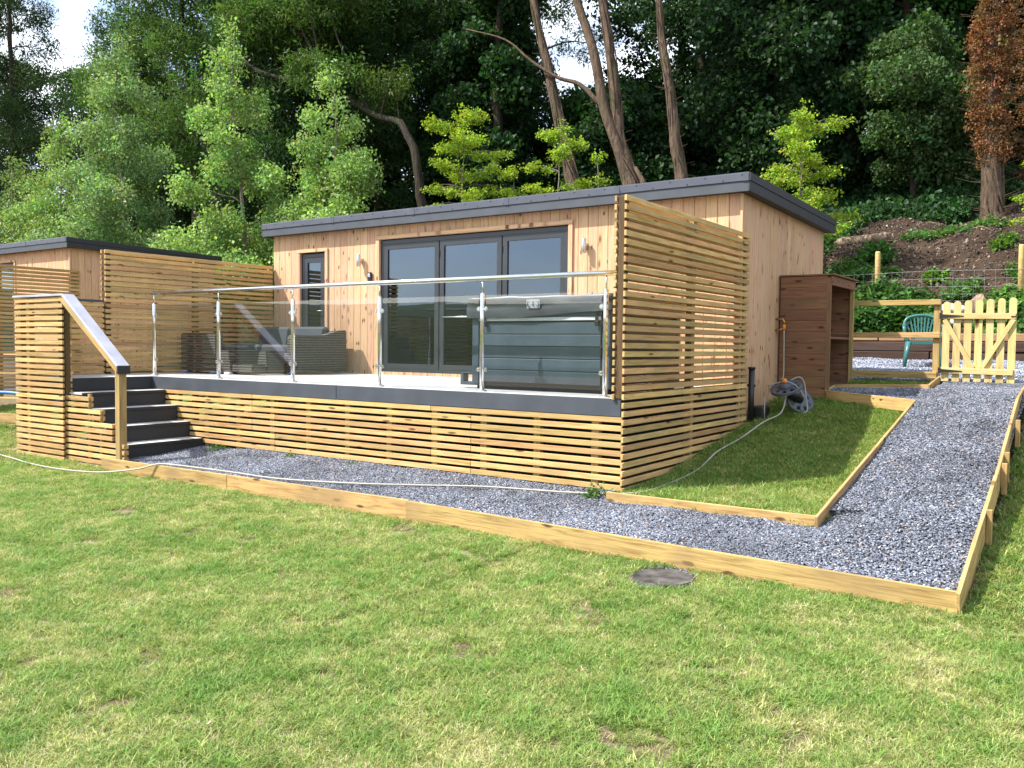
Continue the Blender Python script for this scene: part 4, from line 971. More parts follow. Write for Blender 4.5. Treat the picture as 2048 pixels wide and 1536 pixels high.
bm = bmesh.new(); add_tube(bm, spline(arc, 4), .024, 8); bm_obj('back_frame', bm, P, ch, (0, 0, 0), True)
for i in range(9):
    f = (i-4)/4; a = Vector((f*.13, .185, .43)); b_ = Vector((f*.215, .262, .80-.045*f*f-.05*f**4))
    board('back_slat', ch, a, (a+b_)/2+Vector((0, .012, 0)), .024, .010, P, .003, up=(0, -1, .2)); board('back_slat', ch, (a+b_)/2+Vector((0, .012, 0)), b_, .024, .010, P, .003, up=(0, -1, .2))
ch.location = (1.0, 8.15, .175); ch.rotation_euler = (0, 0, R(14))
# ------------------------------------------------------------------ sleeper wall
t = thing('sleeper_retaining_wall', 'low retaining wall of old dark railway sleepers holding back the soil bank', 'retaining wall', (1.5, 9.45, .25))
for k, (z, offs) in enumerate(((.33, -.08), (.50, -1.4), (.655, -.9))):
    x = -6.2+offs
    while x < 6.5:
        L = 2.4
        top = (k == 2 and -3.2 < x < .9)
        board('sleeper', t, (x+.008, 9.47+rnd.uniform(-.012, .012), z), (x+L-.008, 9.47+rnd.uniform(-.012, .012), z+rnd.uniform(-.006, .006)), .20, .162 if k < 2 else .13, M['sleeper_top'] if k == 2 else M['sleeper'], .012)
        x += L
board('sleeper', t, (-.35, 9.44, .18), (5.2, 9.43, .18), .2, .16, M['sleeper'], .012)
# ------------------------------------------------------------------ wire fence
t = thing('wire_stock_fence', 'wire stock fence on round timber posts across the soil bank', 'wire fence', (1, 10.35, 1.4))
for x in (-4.8, -2.45, -.15, 2.13, 4.5):
    z0 = zlawn_b(x, 10.35); tube_obj('post', [(x+.01, 10.35, z0-.2), (x, 10.35, 2.21), (x, 10.35, 2.235)], [.048, .045, .038], M['wpost'], t, 14)
bm = bmesh.new()
for z in (1.83, 1.69, 1.55, 1.42, 1.30): add_tube(bm, [(x-1, 10.30-10.35, z-1.4+.012*math.sin(x*2.3)) for x in np.arange(-5, 4.7, .4)], .0024, 4, False)
for x in np.arange(-5, 4.6, .165): add_tube(bm, [(x-1+.006*math.sin(x*31), 10.297-10.35, 1.83-1.4), (x-1, 10.297-10.35, 1.5-1.4), (x-1+.01*math.sin(x*17), 10.297-10.35, 1.27-1.4)], .0019, 4, False)
bm_obj('wire_mesh', bm, M['wire'], t, WP[t.name])
# ------------------------------------------------------------------ manhole
zm = zlawn(MH[0], MH[1])+.014
bm = bmesh.new(); bmesh.ops.create_cone(bm, cap_ends=True, segments=40, radius1=MH[2], radius2=MH[2]-.012, depth=.03)
bmesh.ops.inset_individual(bm, faces=[f for f in bm.faces if len(f.verts) > 5 and f.normal.z > .5], thickness=.02, depth=-.006)
o = bm_obj('manhole_cover', bm, M['cover_m'], None, (MH[0], MH[1], zm)); tag(o, 'round worn grey manhole cover set in the lawn by the timber edging', 'manhole cover')
# ------------------------------------------------------------------ log, stump, rocks on the bank
def lumpy_tube(name, pts, rads, mat, parent=None, world=None, n=14, amp=.12, seed=0.0):
    wpos = Vector(world) if world is not None else WP[parent.name]
    bm = bmesh.new(); rings = add_tube(bm, [Vector(p)-wpos for p in pts], rads, n)
    for i, r_ in enumerate(rings):
        for v in r_:
            c_ = Vector(pts[i])-wpos; d = v.co-c_; v.co = c_+d*(1+amp*noise.noise(v.co*5+Vector((seed, 0, 0)))+amp*noise.noise(v.co*14+Vector((0, seed, 0))))
    return bm_obj(name, bm, mat, parent, wpos, True)
o = lumpy_tube('fallen_log', [(-1.45+.11*i, 12.35, 2.66+.008*i) for i in range(11)], [.10]+[.105]*9+[.095], M['log'], None, (-.9, 12.35, 2.68)); tag(o, 'pale fallen log lying on the bank behind the cabin corner', 'log')
zs = zlawn_b(1.52, 10.22); o = lumpy_tube('tree_stump', [(1.50, 10.22, zs-.1), (1.51, 10.22, zs+.10), (1.55, 10.22, zs+.20), (1.53, 10.22, zs+.28)], [.20, .14, .12, .05], M['log'], None, (1.5, 10.22, zs), 12, .5, 3); tag(o, 'jagged pale tree stump on the bank above the picket gate', 'stump')
def rock(x, y, r, label, seed, g=None, sink=.3):
    bm = bmesh.new(); bmesh.ops.create_icosphere(bm, subdivisions=3, radius=1)
    for v in bm.verts:
        p = v.co.copy(); k = 1+.35*noise.noise(p*1.3+Vector((seed, 0, 0)))+.15*noise.noise(p*3.5+Vector((0, seed, 0))); v.co = Vector((p.x*r*1.35, p.y*r, p.z*r*.62))*k
    o = bm_obj('rock', bm, M['rock'], None, (x, y, zlawn_b(x, y)+r*.6*(1-sink)), True); return tag(o, label, 'rock', g)
rock(1.08, 10.12, .19, 'largest pale limestone rock above the left end of the picket gate', 1)
rock(1.30, 10.16, .11, 'small pale rock just right of the largest rock above the gate', 4)
rock(.86, 10.14, .08, 'small pale rock just left of the largest rock above the gate', 8)
rock(1.18, 9.92, .10, 'pale rock low down behind the gate pickets in front of the largest rock', 12)
P_ = []
for _ in range(260):
    a = rnd.random(); P_.append((1.0+.35*rnd.gauss(0, 1), -1.38+.05*rnd.gauss(0, 1), 0)) if a < .75 else P_.append((rnd.uniform(-4, 2.7), -1.36-abs(rnd.gauss(0, .12)), 0))
P_ = [(x, min(y, -1.345), zlawn_b(x, min(y, -1.345))+.008) for x, y, _ in P_ if math.hypot(x-MH[0], y-MH[1]) > MH[2]]
k = len(P_); o = scatter('spilt_gravel', P_, RS.uniform(-3, 3, (k, 3)), RS.uniform(.012, .022, k), np.array([.10, .11, .14])[None, :]*RS.uniform(.5, 2.2, (k, 1)), STONE); tag(o, 'loose grey gravel spilt on the lawn beside the manhole cover', 'gravel', None, 'stuff')
# soil debris : clods, roots, twigs, small leaves
def clods():
    P = []; 
    for _ in range(9000):
        x = rnd.uniform(-3, 5); y = rnd.uniform(9.7, 14.5); P.append((x, y, zlawn_b(x, y)+.004))
    k = len(P); t_ = np.array([.048, .032, .022])[None, :]*RS.uniform(.4, 2.2, (k, 1)); pm = RS.rand(k) < .05; t_[pm] = np.array([.32, .24, .17])
    o = scatter('soil_clods', P, RS.uniform(-3, 3, (k, 3)), RS.uniform(.02, .075, k)*(1+(RS.rand(k) > .97)*1.2), t_, STONE); tag(o, 'loose clods and stones strewn over the dark soil bank', 'soil', None, 'stuff')
clods()
for i in range(14):
    x = rnd.uniform(-1.2, 3.4); y = rnd.uniform(9.9, 13.8); a = rnd.uniform(-.6, .6); L = rnd.uniform(.25, .8); z = zlawn_b(x, y)+.03
    pts = [(x+math.cos(a)*L*q-.0, y+math.sin(a)*L*q+.04*math.sin(q*5), zlawn_b(x+math.cos(a)*L*q, y+math.sin(a)*L*q)+.03+.04*math.sin(q*3.1)) for q in (0, .25, .5, .75, 1)]
    o = tube_obj('twig', pts, [.009, .008, .007, .005, .003], M['log'], None, 5, world=(x, y, z)); tag(o, 'bare pale twig lying on the dark soil bank', 'twig', 'twigs strewn on the soil bank')

# ------------------------------------------------------------------ plants and trees
def tint_of(base, n, var=.3, hue=.12):
    b = np.array(base)[None, :]*np.exp(RS.normal(0, var, (n, 1))*.6); b = b*(1+RS.normal(0, hue, (n, 3))*np.array([1.0, .5, .8])); return np.clip(b, .002, 1)
def herb(x, y, r, h, label, base, n=60, coll=LC_HERB, sc_=1.0, group=None, zoff=0.0, name='leafy_weed', cat='plant'):
    z0 = zlawn_b(x, y)+zoff; t = thing(name, label, cat, (x, y, z0), group)
    P = []
    for _ in range(n):
        a = rnd.random()*6.283; d = r*rnd.random()**.6; P.append((x+d*math.cos(a), y+d*math.sin(a)*.8, 0))
    P = [(p[0], max(p[1], 9.62) if y > 9 else p[1], max(z0-.05, zlawn_b(p[0], p[1]))+h*rnd.random()*(1-.6*(math.hypot(p[0]-x, p[1]-y)/r)**2)+.02) for p in P]
    k = len(P); o = scatter('leaves', P, np.column_stack([RS.normal(0, .4, k), RS.normal(0, .4, k), RS.uniform(0, 6.28, k)]), RS.uniform(.7, 1.4, k)*sc_, tint_of(base, k), coll, t)
    bm = bmesh.new()
    for p in P[::6]: add_tube(bm, [Vector((0, 0, -.02)), Vector((p[0]-x, p[1]-y, p[2]-z0))*.6+Vector((0, 0, .01)), Vector((p[0]-x, p[1]-y, p[2]-z0))], [.004, .003, .002], 4, False)
    bm_obj('stems', bm, M['bark_dark'], t, (x, y, z0)); return t
GRN = (.06, .15, .03); DGRN = (.030, .085, .022); YGRN = (.13, .22, .035); BRT = (.10, .20, .03)
herb(-.15, 9.85, .75, .42, 'dense dark leafy bush spilling over the sleeper wall behind the fence', (.05, .12, .025), 330, LC_HERB, 1.25, name='bramble_bush', cat='bush')
herb(.45, 9.80, .55, .55, 'leafy bush hanging over the sleepers left of the plastic chair', (.055, .13, .03), 230, LC_HERB, 1.25, name='bramble_bush', cat='bush')
herb(.05, 10.05, .50, .22, 'pale nettle clump around the foot of the left fence post', (.08, .18, .06), 190, LC_HERB, 1.2, name='nettle_clump')
herb(.50, 10.05, .36, .14, 'low nettle clump between the left fence post and the rocks', (.08, .18, .06), 120, LC_HERB, 1.1, name='nettle_clump')
herb(1.2, 10.6, .30, .10, 'small nettle clump directly above the pale rocks', (.09, .19, .06), 36, LC_HERB, 1.0, name='nettle_clump')
herb(1.95, 10.15, .32, .22, 'bright green leafy clump at the foot of the right hand fence post', (.11, .22, .05), 130, LC_HERB, 1.25, name='nettle_clump')
herb(1.75, 9.75, .28, .14, 'low green weeds behind the middle pickets of the gate', (.09, .18, .04), 60)
herb(2.3, 9.75, .35, .3, 'tangle of green weeds beyond the latch side of the gate', (.07, .15, .04), 110)
herb(-.9, 11.0, .4, .22, 'leafy weeds on the bank beside the cabin back corner', (.07, .15, .035), 110)
herb(-.45, 11.6, .35, .20, 'weeds growing just below the fallen log', GRN, 80)
herb(.75, 11.1, .16, .10, 'single small leafy weed in the bare soil right of the left fence post', BRT, 30)
herb(1.75, 11.9, .16, .10, 'single small leafy weed high in the middle of the soil bank', BRT, 26)
for i, (x, y, lb) in enumerate(((.2, 12.6, 'patch of creeping weeds right of the fallen log'), (.75, 12.9, 'patch of creeping weeds along the top of the soil bank, left of middle'), (1.35, 13.2, 'patch of creeping weeds along the top of the soil bank, under the brown trunk'), (-.2, 11.0, 'pale weeds up the bank left of the left fence post'), (1.2, 10.7, 'thin weeds behind the wire mesh above the rocks'), (2.2, 11.0, 'weeds behind the right hand fence post'))):
    herb(x, y, .34, .05, lb, (.08, .17, .04), 30, sc_=.8)
# sword leaves by the left fence post
x0, y0 = -.08, 10.05; z0 = zlawn_b(x0, y0); t = thing('iris_clump', 'clump of long sword shaped green leaves in front of the left fence post', 'plant', (x0, y0, z0))
for i in range(11):
    a = rnd.uniform(0, 6.28); L = rnd.uniform(.45, .95); w_ = rnd.uniform(.018, .03); le = rnd.uniform(.15, .9)
    bx = x0+rnd.uniform(-.22, .22); bm = bmesh.new(); pr = None
    for q in range(7):
        f = q/6; out_ = le*f*f*L*.7; c_ = Vector((bx-x0+math.cos(a)*out_, math.sin(a)*out_*.5, L*f*(1-.35*le*f))); ww = w_*(1-f**2.5)+.001
        s_ = Vector((1, .25, 0))*ww; v1, v2 = bm.verts.new(c_-s_), bm.verts.new(c_+s_)
        if pr: bm.faces.new((pr[0], pr[1], v2, v1))
        pr = (v1, v2)
    bm_obj('leaf', bm, simple('sword_leaf', (.11, .22, .035), .45) if i == 0 else bpy.data.materials['sword_leaf'], t, (x0, y0, z0), True)
# weeds against the skirt
for x, y, r_, lb in ((-5.35, -.12, .13, 'small green weed in the gravel beside the bottom step'), (-4.05, -.13, .18, 'wispy weed growing against the deck skirt'), (-3.05, -.10, .09, 'tiny weed at the foot of the deck skirt, furthest right'), (-.10, -.22, .12, 'grassy weed at the foot of the deck corner')):
    herb(x, y, r_, .08, lb, (.06, .13, .03), 12, LC_HERB, .38, zoff=.05)

def limb_path(a, b, sag, k=6, wob=.05, seed=0):
    a = Vector(a); b = Vector(b); L = (b-a).length; out = []
    for i in range(k+1):
        f = i/k; p = a.lerp(b, f); p.z += sag*L*math.sin(math.pi*f)
        if 0 < i: p += Vector((noise.noise(Vector((f*3+seed, seed, 0))), noise.noise(Vector((seed, f*3, 5))), noise.noise(Vector((1, seed, f*3)))))*wob*L
        out.append(p)
    return out
def tree(name, label, base, top, lobes, coll, tint, n, mat, r0, cscale=1.0, group=None, cat='tree', branches=True, shell=.55, extra=None, trunk_pts=None, twigs=True, tilt=.5, tvar=.3, lobe_flat=1.0):
    """trunk + crown. lobes: list of (centre, radii)"""
    t = thing(name, label, cat, base, group); base = Vector(base); top = Vector(top)
    tp = trunk_pts or limb_path(base, top, 0, 9, .03, seed=rnd.uniform(0, 50)); tp = spline(tp, 3)
    kk = len(tp); bm = bmesh.new(); add_tube(bm, [p-base+Vector((noise.noise(p*2.1), noise.noise(p*2.1+Vector((9, 0, 0))), 0))*r0*.35 for p in tp], [r0*(1+.22*noise.noise(p*3.0))*(1.35-.35*min(1, i/3) if i < 3 else 1)*(1-.80*(i/(kk-1))) for i, p in enumerate(tp)], 12)
    if extra:
        for pts, ra, rb in extra:
            pp = spline(pts, 4); q = len(pp); add_tube(bm, [Vector(p)-base for p in pp], [ra+(rb-ra)*i/(q-1) for i in range(q)], 7)
    V = []; wts = np.array([l[1][0]*l[1][1]+l[1][0]*l[1][2] for l in lobes]); wts = wts/wts.sum()
    for (c_, rad), wt in zip(lobes, wts):
        c_ = Vector(c_); m_ = int(n*wt); p = RS.normal(size=(m_, 3)); p /= np.linalg.norm(p, axis=1)[:, None]+1e-6
        rr = np.where(RS.rand(m_) < shell, RS.uniform(.82, 1.08, m_), RS.rand(m_)**.45); p = p*rr[:, None]*np.array(rad)[None, :]
        V.append(p+np.array(c_)[None, :])
        if branches:
            j = min(range(kk), key=lambda i: (tp[i]-c_).length+max(0, tp[i].z-c_.z+.2*rad[0])*1.5)
            L = (c_-tp[j]).length
            if L > .1:
                rb = max(.008, r0*(1-.8*j/(kk-1))*.45); bp = limb_path(tp[j], c_, .08, 5, .08, seed=rnd.uniform(0, 50)); add_tube(bm, [q-base for q in bp], [rb*(1-.7*i/5) for i in range(6)], 6, False)
                if twigs:
                    for _ in range(4):
                        e = c_+Vector((rnd.uniform(-1, 1)*rad[0], rnd.uniform(-1, 1)*rad[1], rnd.uniform(-.4, .9)*rad[2]))*.9
                        bp2 = limb_path(bp[rnd.choice((3, 4, 5))], e, .05, 3, .1, seed=rnd.uniform(0, 50)); add_tube(bm, [q-base for q in bp2], [rb*.3, rb*.22, rb*.15, rb*.08], 4, False)
    bm_obj('trunk', bm, mat, t, base, True)
    V = np.concatenate(V); k = len(V)
    rot = np.column_stack([RS.normal(0, tilt, k), RS.normal(0, tilt, k), RS.uniform(0, 6.28, k)])
    o = scatter('crown', V, rot, RS.uniform(.7, 1.35, k)*cscale, tint_of(tint, k, tvar), coll, t)
    return t
def cone_lobes(base, top, r, n, low=.2, top_r=.25, jit=.25, fl=.75):
    """lobes for an upright, roughly conical young tree"""
    base = Vector(base); top = Vector(top); out = []
    for i in range(n):
        f = low+(1-low)*(i+.5)/n; rr = r*(1-(1-top_r)*max(0, (f-.35)/.65)**1.1)*(1 if f > .35 else .6+.4*f/.35); a = i*2.4+rnd.uniform(-.5, .5)
        d = rr*rnd.uniform(.35, 1.0); s = rr*rnd.uniform(.22, .48); c_ = base.lerp(top, f)+Vector((math.cos(a)*d, math.sin(a)*d, rnd.uniform(-jit, jit)))
        out.append((tuple(c_), (s, s, s*fl)))
    out.append((tuple(top), (r*top_r*.5, r*top_r*.5, r*top_r*1.2))); return out
def round_lobes(c, rad, n, s0=.35, s1=.55):
    out = []
    for i in range(n):
        p = Vector((rnd.gauss(0, 1), rnd.gauss(0, 1), rnd.gauss(0, .9))).normalized()*rnd.uniform(.45, .85)
        s = rnd.uniform(s0, s1); out.append(((c[0]+p.x*rad[0], c[1]+p.y*rad[1], c[2]+p.z*rad[2]), (rad[0]*s, rad[1]*s, rad[2]*s*.8)))
    return out
def zg(x, y): return zlawn(x, y)
BIRCH = (.24, .36, .12)
def birch(x, y, tx, ztop, r, n, label, tint=BIRCH):
    b = (x, y, zg(x, y)-.1); tp = (tx, y, ztop)
    return tree('young_birch', label, b, tp, cone_lobes(b, tp, r, 30, .14, .18), LC_BIRCH, tint, n, M['bark_birch'], .075, 1.0, 'young birches behind the cabins')
birch(-21.0, 8.0, -20.75, 8.9, 2.2, 2200, 'broad grey green birch, tallest behind the neighbouring cabin roof', (.20, .30, .13))
birch(-25.3, 8.5, -25.0, 7.4, 2.0, 1500, 'birch furthest left, leaning out past the tall birch behind the neighbouring cabin', (.22, .33, .11))
birch(-27.6, 8.2, -27.4, 6.2, 1.8, 1300, 'lowest birch at the far left edge above the neighbouring roof', (.15, .23, .08))
birch(-14.7, 8.0, -15.7, 8.35, 1.62, 1900, 'slender pointed birch standing over the gap between the two cabins')
birch(-12.0, 8.5, -12.55, 7.0, 1.6, 1700, 'rounded birch directly behind the left end of the main cabin roof')
YEL = (.25, .35, .035)
def sapling(x, y, ztop, r, n, label, tint=YEL, nl=14, lean=0):
    b = (x, y, zg(x, y)-.05); tp = (x+lean, y, ztop); lob = []
    for i in range(nl):
        f = .30+.68*(i+.5)/nl; a = i*2.4+rnd.uniform(-.5, .5); d = r*rnd.uniform(.4, 1.0)*(1.25-f*.62); c_ = Vector(b).lerp(Vector(tp), f)+Vector((math.cos(a)*d, math.sin(a)*d, rnd.uniform(-.05, .2)))
        for q, sc2 in ((.45, .8), (.75, 1.0), (1.05, .75), (1.3, .45)):   # a flat spray of foliage along every branch
            c3 = Vector((tp[0]*f+b[0]*(1-f)+math.cos(a)*d*q, y+math.sin(a)*d*q, c_.z+.10*q*r)); s = r*rnd.uniform(.13, .21)*sc2
            lob.append((tuple(c3), (s*1.25, s*1.25, s*.38)))
    lob.append((tp, (r*.14, r*.14, r*.2)))
    return tree('yellow_green_sapling', label, b, tp, lob, LC_SMALL, tint, n, M['bark_birch'], .035, 1.0, 'yellow green saplings on the bank', twigs=True)
sapling(-9.15, 9.5, 5.7, 1.35, 820, 'broadest yellow green sapling above the middle of the cabin roof', nl=22)
sapling(-6.75, 9.5, 5.1, 1.05, 430, 'yellow green sapling above the bifold doors, in front of the leaning trunk', lean=.25, nl=13)
sapling(-7.75, 9.6, 4.35, .6, 170, 'low yellow green sapling peeping over the roof beside the broadest one', nl=8)
sapling(-5.58, 9.5, 4.5, .38, 60, 'thin sparse yellow green sapling in front of the twin trunks', nl=7)
sapling(-1.62, 10.5, 4.85, 1.22, 480, 'yellow green sapling behind the right end of the cabin roof', nl=16)
sapling(2.42, 11.2, 4.0, .6, 120, 'yellow green sapling at the right edge beside the brown trunk', lean=-.1, nl=11)
sapling(2.1, 12.6, 3.3, .45, 50, 'low spray of yellow green leaves at the foot of the brown trunk', nl=6)

# bare rough barked trunks on the bank
def P3(l): return [Vector(p) for p in l]
def bare(label, pts, r0, extra=None, lob=None, n=0, mat='bark_tan', coll=LC_ASH, tint=(.06, .12, .025), tw=60, name='rough_trunked_tree', cat='tree', group=None):
    b = pts[0]; tp = P3(pts)
    ex = list(extra or [])
    sp = spline(tp, 4)
    for _ in range(tw):   # short dead shoots left on the trunk
        q = rnd.choice(sp[2:]); a = rnd.uniform(0, 6.28); L = rnd.uniform(.12, .4 if tw < 300 else .75)
        ex.append(([q, q+Vector((math.cos(a)*L*.5, math.sin(a)*L*.5, .05)), q+Vector((math.cos(a)*L, math.sin(a)*L, L*.25))], .008, .003))
    if mat == 'bark_tan':
        for q in range(9):   # dead ivy stems gripping the bark
            a0 = q*.7; st_ = []
            for i, p in enumerate(sp):
                f = i/(len(sp)-1); rr = r0*(1-.78*f)*1.0; a = a0+.9*noise.noise(Vector((q*3.3, f*5, 1)))*2
                st_.append(p+Vector((math.cos(a)*rr, math.sin(a)*rr, 0)))
            k0 = rnd.randint(0, 3); k1 = rnd.randint(len(sp)//2, len(sp)); ex.append((st_[k0:k1], r0*.13, r0*.04))
    return tree(name, label, b, pts[-1], lob or [(pts[-1], (.8, .8, .8))], coll, tint, n, M[mat], r0, 1.0, group, cat, branches=bool(lob), trunk_pts=tp, extra=ex)
def down(p, y, z): return (p[0]+.35, y, z)
zz13 = zg(-7, 13)-.1
bare('leaning rough barked trunk left of the twin trunks, bare up to the sky gap', [(-7.85, 13, zz13), (-8.18, 13, 4.5), (-8.5, 13, 5.7), (-8.82, 13, 6.91), (-9.15, 13, 8.14), (-9.54, 13, 9.65), (-9.8, 13.2, 11.6), (-10, 13.4, 13.4)], .20,
     lob=round_lobes((-10.2, 13.6, 13.6), (2.2, 2.0, 1.6), 9), n=500)
bare('twin stemmed tree with mossy bark forking above the cabin roof', [(-6.3, 13, zz13), (-6.56, 13, 4.54), (-6.88, 13, 5.5), (-7.02, 13, 6.52), (-7.18, 13, 7.78), (-7.45, 13, 9.2), (-7.7, 13, 11), (-7.8, 13, 13)], .22,
     extra=[([(-6.60, 13, 4.4), (-6.86, 12.9, 5.37), (-7.26, 12.85, 6.43), (-7.52, 12.85, 7.59), (-7.78, 12.9, 8.38), (-8.15, 12.9, 9.34), (-8.9, 13, 11.5)], .155, .10), ([(-7.35, 12.9, 6.5), (-8.0, 12.9, 7.15), (-8.6, 12.8, 7.4), (-9.4, 12.7, 7.95), (-10.15, 12.6, 8.6), (-11.4, 12.5, 9.1)], .07, .015), ([(-6.3, 13, 3.6), (-6.15, 13, 4.3), (-6.45, 13, 4.9)], .12, .05)],
     lob=round_lobes((-8.4, 13.3, 13.3), (2.4, 2.0, 1.5), 9), n=500)
bare('straight rough barked trunk rising behind the right half of the cabin roof', [(-5.05, 13, zz13), (-5.22, 13, 4.53), (-5.37, 13, 5.44), (-5.55, 13, 6.66), (-5.77, 13, 7.77), (-5.88, 13, 8.87), (-6.0, 13, 10.6), (-6, 13.2, 12.8)], .17,
     lob=round_lobes((-5.6, 13.6, 13.2), (2.0, 2.0, 1.5), 8), n=400, tw=110)
bare('curved leaning trunk arching left above the birches', [(-12.4, 12.3, 3.2), (-12.6, 12, 4.6), (-12.76, 12, 5.58), (-12.95, 12, 6.12), (-13.37, 12, 6.73), (-14.14, 12, 6.98), (-15.1, 12, 7.5), (-15.94, 12, 8.04), (-16.63, 12, 8.9), (-17.29, 12, 9.92), (-17.74, 12, 10.77), (-18.2, 12, 12)], .14,
     extra=[([(-15.94, 12, 8.04), (-17.52, 11.8, 8.52), (-18.92, 11.6, 8.98), (-19.89, 11.5, 9.63), (-21.2, 11.4, 10.1)], .09, .03), ([(-14.54, 12, 7.18), (-15.04, 12, 8.05), (-15.56, 12, 9.01), (-15.98, 12, 9.82), (-16.3, 12, 11.3)], .05, .015), ([(-13.4, 12, 6.75), (-13.5, 12, 7.6), (-13.6, 12, 8.6)], .02, .008), ([(-17.3, 12, 9.9), (-18.6, 12, 10.6), (-20, 12, 11.2)], .07, .02), ([(-16.6, 12, 8.9), (-16.7, 11.8, 10.0), (-17.0, 11.6, 11.5)], .06, .02)],
     lob=round_lobes((-18.5, 12.2, 11.2), (3.2, 1.8, 1.6), 12)+round_lobes((-16.2, 11.9, 8.6), (1.5, .8, 1.0), 5)+round_lobes((-14.2, 12.1, 7.9), (1.1, .7, .8), 4), n=900, mat='bark_dark', tint=(.075, .14, .03), tw=30, name='leaning_ash_tree')
# dead ivy clad trunk
def ivy_trunk(label, pts, r0, n, base_bare, tint=(.20, .095, .042), coll=LC_IVY, spread=1.0):
    t = bare(label, pts, r0, None, [(pts[-1], (.9, .9, .9))], 10, tw=380, mat='bark_tan', name='dead_ivy_clad_tree')
    sp = [p for p in spline(P3(pts), 8) if p.z > base_bare]; P_ = []
    for _ in range(n):
        q = rnd.choice(sp); a = rnd.uniform(0, 6.28); f = (q.z-base_bare)/(sp[-1].z-base_bare); d = (r0*.85+abs(rnd.gauss(0, .07+.11*min(1, f*2))))*spread; P_.append((q.x+math.cos(a)*d, q.y+math.sin(a)*d, q.z+rnd.uniform(-.15, .15)))
    k = len(P_); tt = tint_of(tint, k, .35, .15); o = scatter('dead_ivy', P_, RS.uniform(-1, 1, (k, 3))*np.array([.6, .6, 3.1]), RS.uniform(.3, .7, k), tt, coll, t); return t
ivy_trunk('thick trunk clad in dead rust brown ivy above the soil bank', [(1.36, 14, 3.0), (1.31, 14, 3.35), (1.27, 14, 4.6), (1.20, 14, 5.64), (1.18, 14, 6.67), (1.25, 14, 7.67), (1.3, 14, 9.5), (1.3, 14, 11)], .23, 900, 4.3)
ivy_trunk('thinner trunk with dead brown ivy at the right edge of the picture', [(1.95, 15.5, 3.6), (1.85, 15.5, 5.0), (1.80, 15.5, 6.6), (1.85, 15.5, 8.2), (1.9, 15.5, 10.5)], .15, 420, 4.2)

# ------------------------------------------------------------------ the wood on the hillside
def forest_tree(name, label, x, y, h, rad, n, coll, tint, r0=.22, mat='bark_dark', low=.25, group='trees of the hillside wood', cs=1.0, nl=16, lean=(0, 0), tvar=.3, shell=.6):
    z0 = zg(x, y); b = (x, y, z0-.15); tp = (x+lean[0], y+lean[1], z0+h*.93)
    lob = []
    for i in range(nl):
        f = low+(1-low)*(i+.5)/nl; a = i*2.4+rnd.uniform(-.6, .6); prof = math.sin(math.pi*min(1, (f-low)/(1-low)*.82+.18))**.6
        d = rad*prof*rnd.uniform(.35, .85); s = rad*rnd.uniform(.30, .48); c_ = Vector(b).lerp(Vector((tp[0], tp[1], z0+h)), f)+Vector((math.cos(a)*d, math.sin(a)*d, rnd.uniform(-.4, .4)))
        lob.append((tuple(c_), (s, s, s*.62)))
    return tree(name, label, b, tp, lob, coll, tint, n, M[mat], r0, cs, group, tvar=tvar, shell=shell, twigs=True)
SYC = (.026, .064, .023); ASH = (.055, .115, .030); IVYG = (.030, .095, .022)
# right: dark sycamores and the ivy covered mass
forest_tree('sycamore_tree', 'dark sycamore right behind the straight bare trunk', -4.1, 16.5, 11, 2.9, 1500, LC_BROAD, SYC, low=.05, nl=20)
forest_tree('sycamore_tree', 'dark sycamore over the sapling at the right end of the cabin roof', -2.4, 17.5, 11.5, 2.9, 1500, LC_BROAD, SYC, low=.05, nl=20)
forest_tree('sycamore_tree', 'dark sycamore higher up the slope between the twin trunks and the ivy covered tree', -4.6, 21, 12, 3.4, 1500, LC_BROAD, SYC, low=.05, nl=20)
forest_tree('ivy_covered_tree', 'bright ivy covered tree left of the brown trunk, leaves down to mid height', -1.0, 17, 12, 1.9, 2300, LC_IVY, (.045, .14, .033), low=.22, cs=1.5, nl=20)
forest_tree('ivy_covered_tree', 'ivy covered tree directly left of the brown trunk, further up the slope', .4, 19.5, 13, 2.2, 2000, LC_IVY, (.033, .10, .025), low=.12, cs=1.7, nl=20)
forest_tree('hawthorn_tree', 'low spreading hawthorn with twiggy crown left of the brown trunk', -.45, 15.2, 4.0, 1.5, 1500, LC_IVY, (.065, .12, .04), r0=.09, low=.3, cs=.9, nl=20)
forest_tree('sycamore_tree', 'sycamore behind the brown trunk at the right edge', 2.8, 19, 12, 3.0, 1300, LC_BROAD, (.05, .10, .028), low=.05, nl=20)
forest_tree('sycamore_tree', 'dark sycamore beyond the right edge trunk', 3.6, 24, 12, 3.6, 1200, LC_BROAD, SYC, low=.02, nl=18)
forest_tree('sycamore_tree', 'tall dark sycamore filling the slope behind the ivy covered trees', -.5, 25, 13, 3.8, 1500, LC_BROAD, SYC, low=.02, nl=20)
# middle
forest_tree('sycamore_tree', 'dark sycamore overhanging between the twin trunks and the straight bare trunk', -9.1, 21.5, 12, 2.9, 1000, LC_BROAD, SYC, low=.12, nl=18)
forest_tree('sycamore_tree', 'dark sycamore directly behind the straight bare trunk, high on the slope', -7.6, 20.0, 11, 2.6, 1000, LC_BROAD, SYC, low=.05, nl=18)
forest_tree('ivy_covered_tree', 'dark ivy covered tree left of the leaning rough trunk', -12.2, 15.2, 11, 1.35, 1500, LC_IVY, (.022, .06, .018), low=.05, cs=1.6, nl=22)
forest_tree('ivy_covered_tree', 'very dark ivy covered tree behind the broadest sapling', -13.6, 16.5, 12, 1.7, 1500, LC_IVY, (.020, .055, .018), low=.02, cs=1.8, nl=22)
forest_tree('sycamore_tree', 'mid green tree under the sky gap between the leaning trunk and the twin trunks', -12.4, 20.5, 3.9, 1.9, 900, LC_BROAD, (.05, .12, .03), low=.05, nl=14)
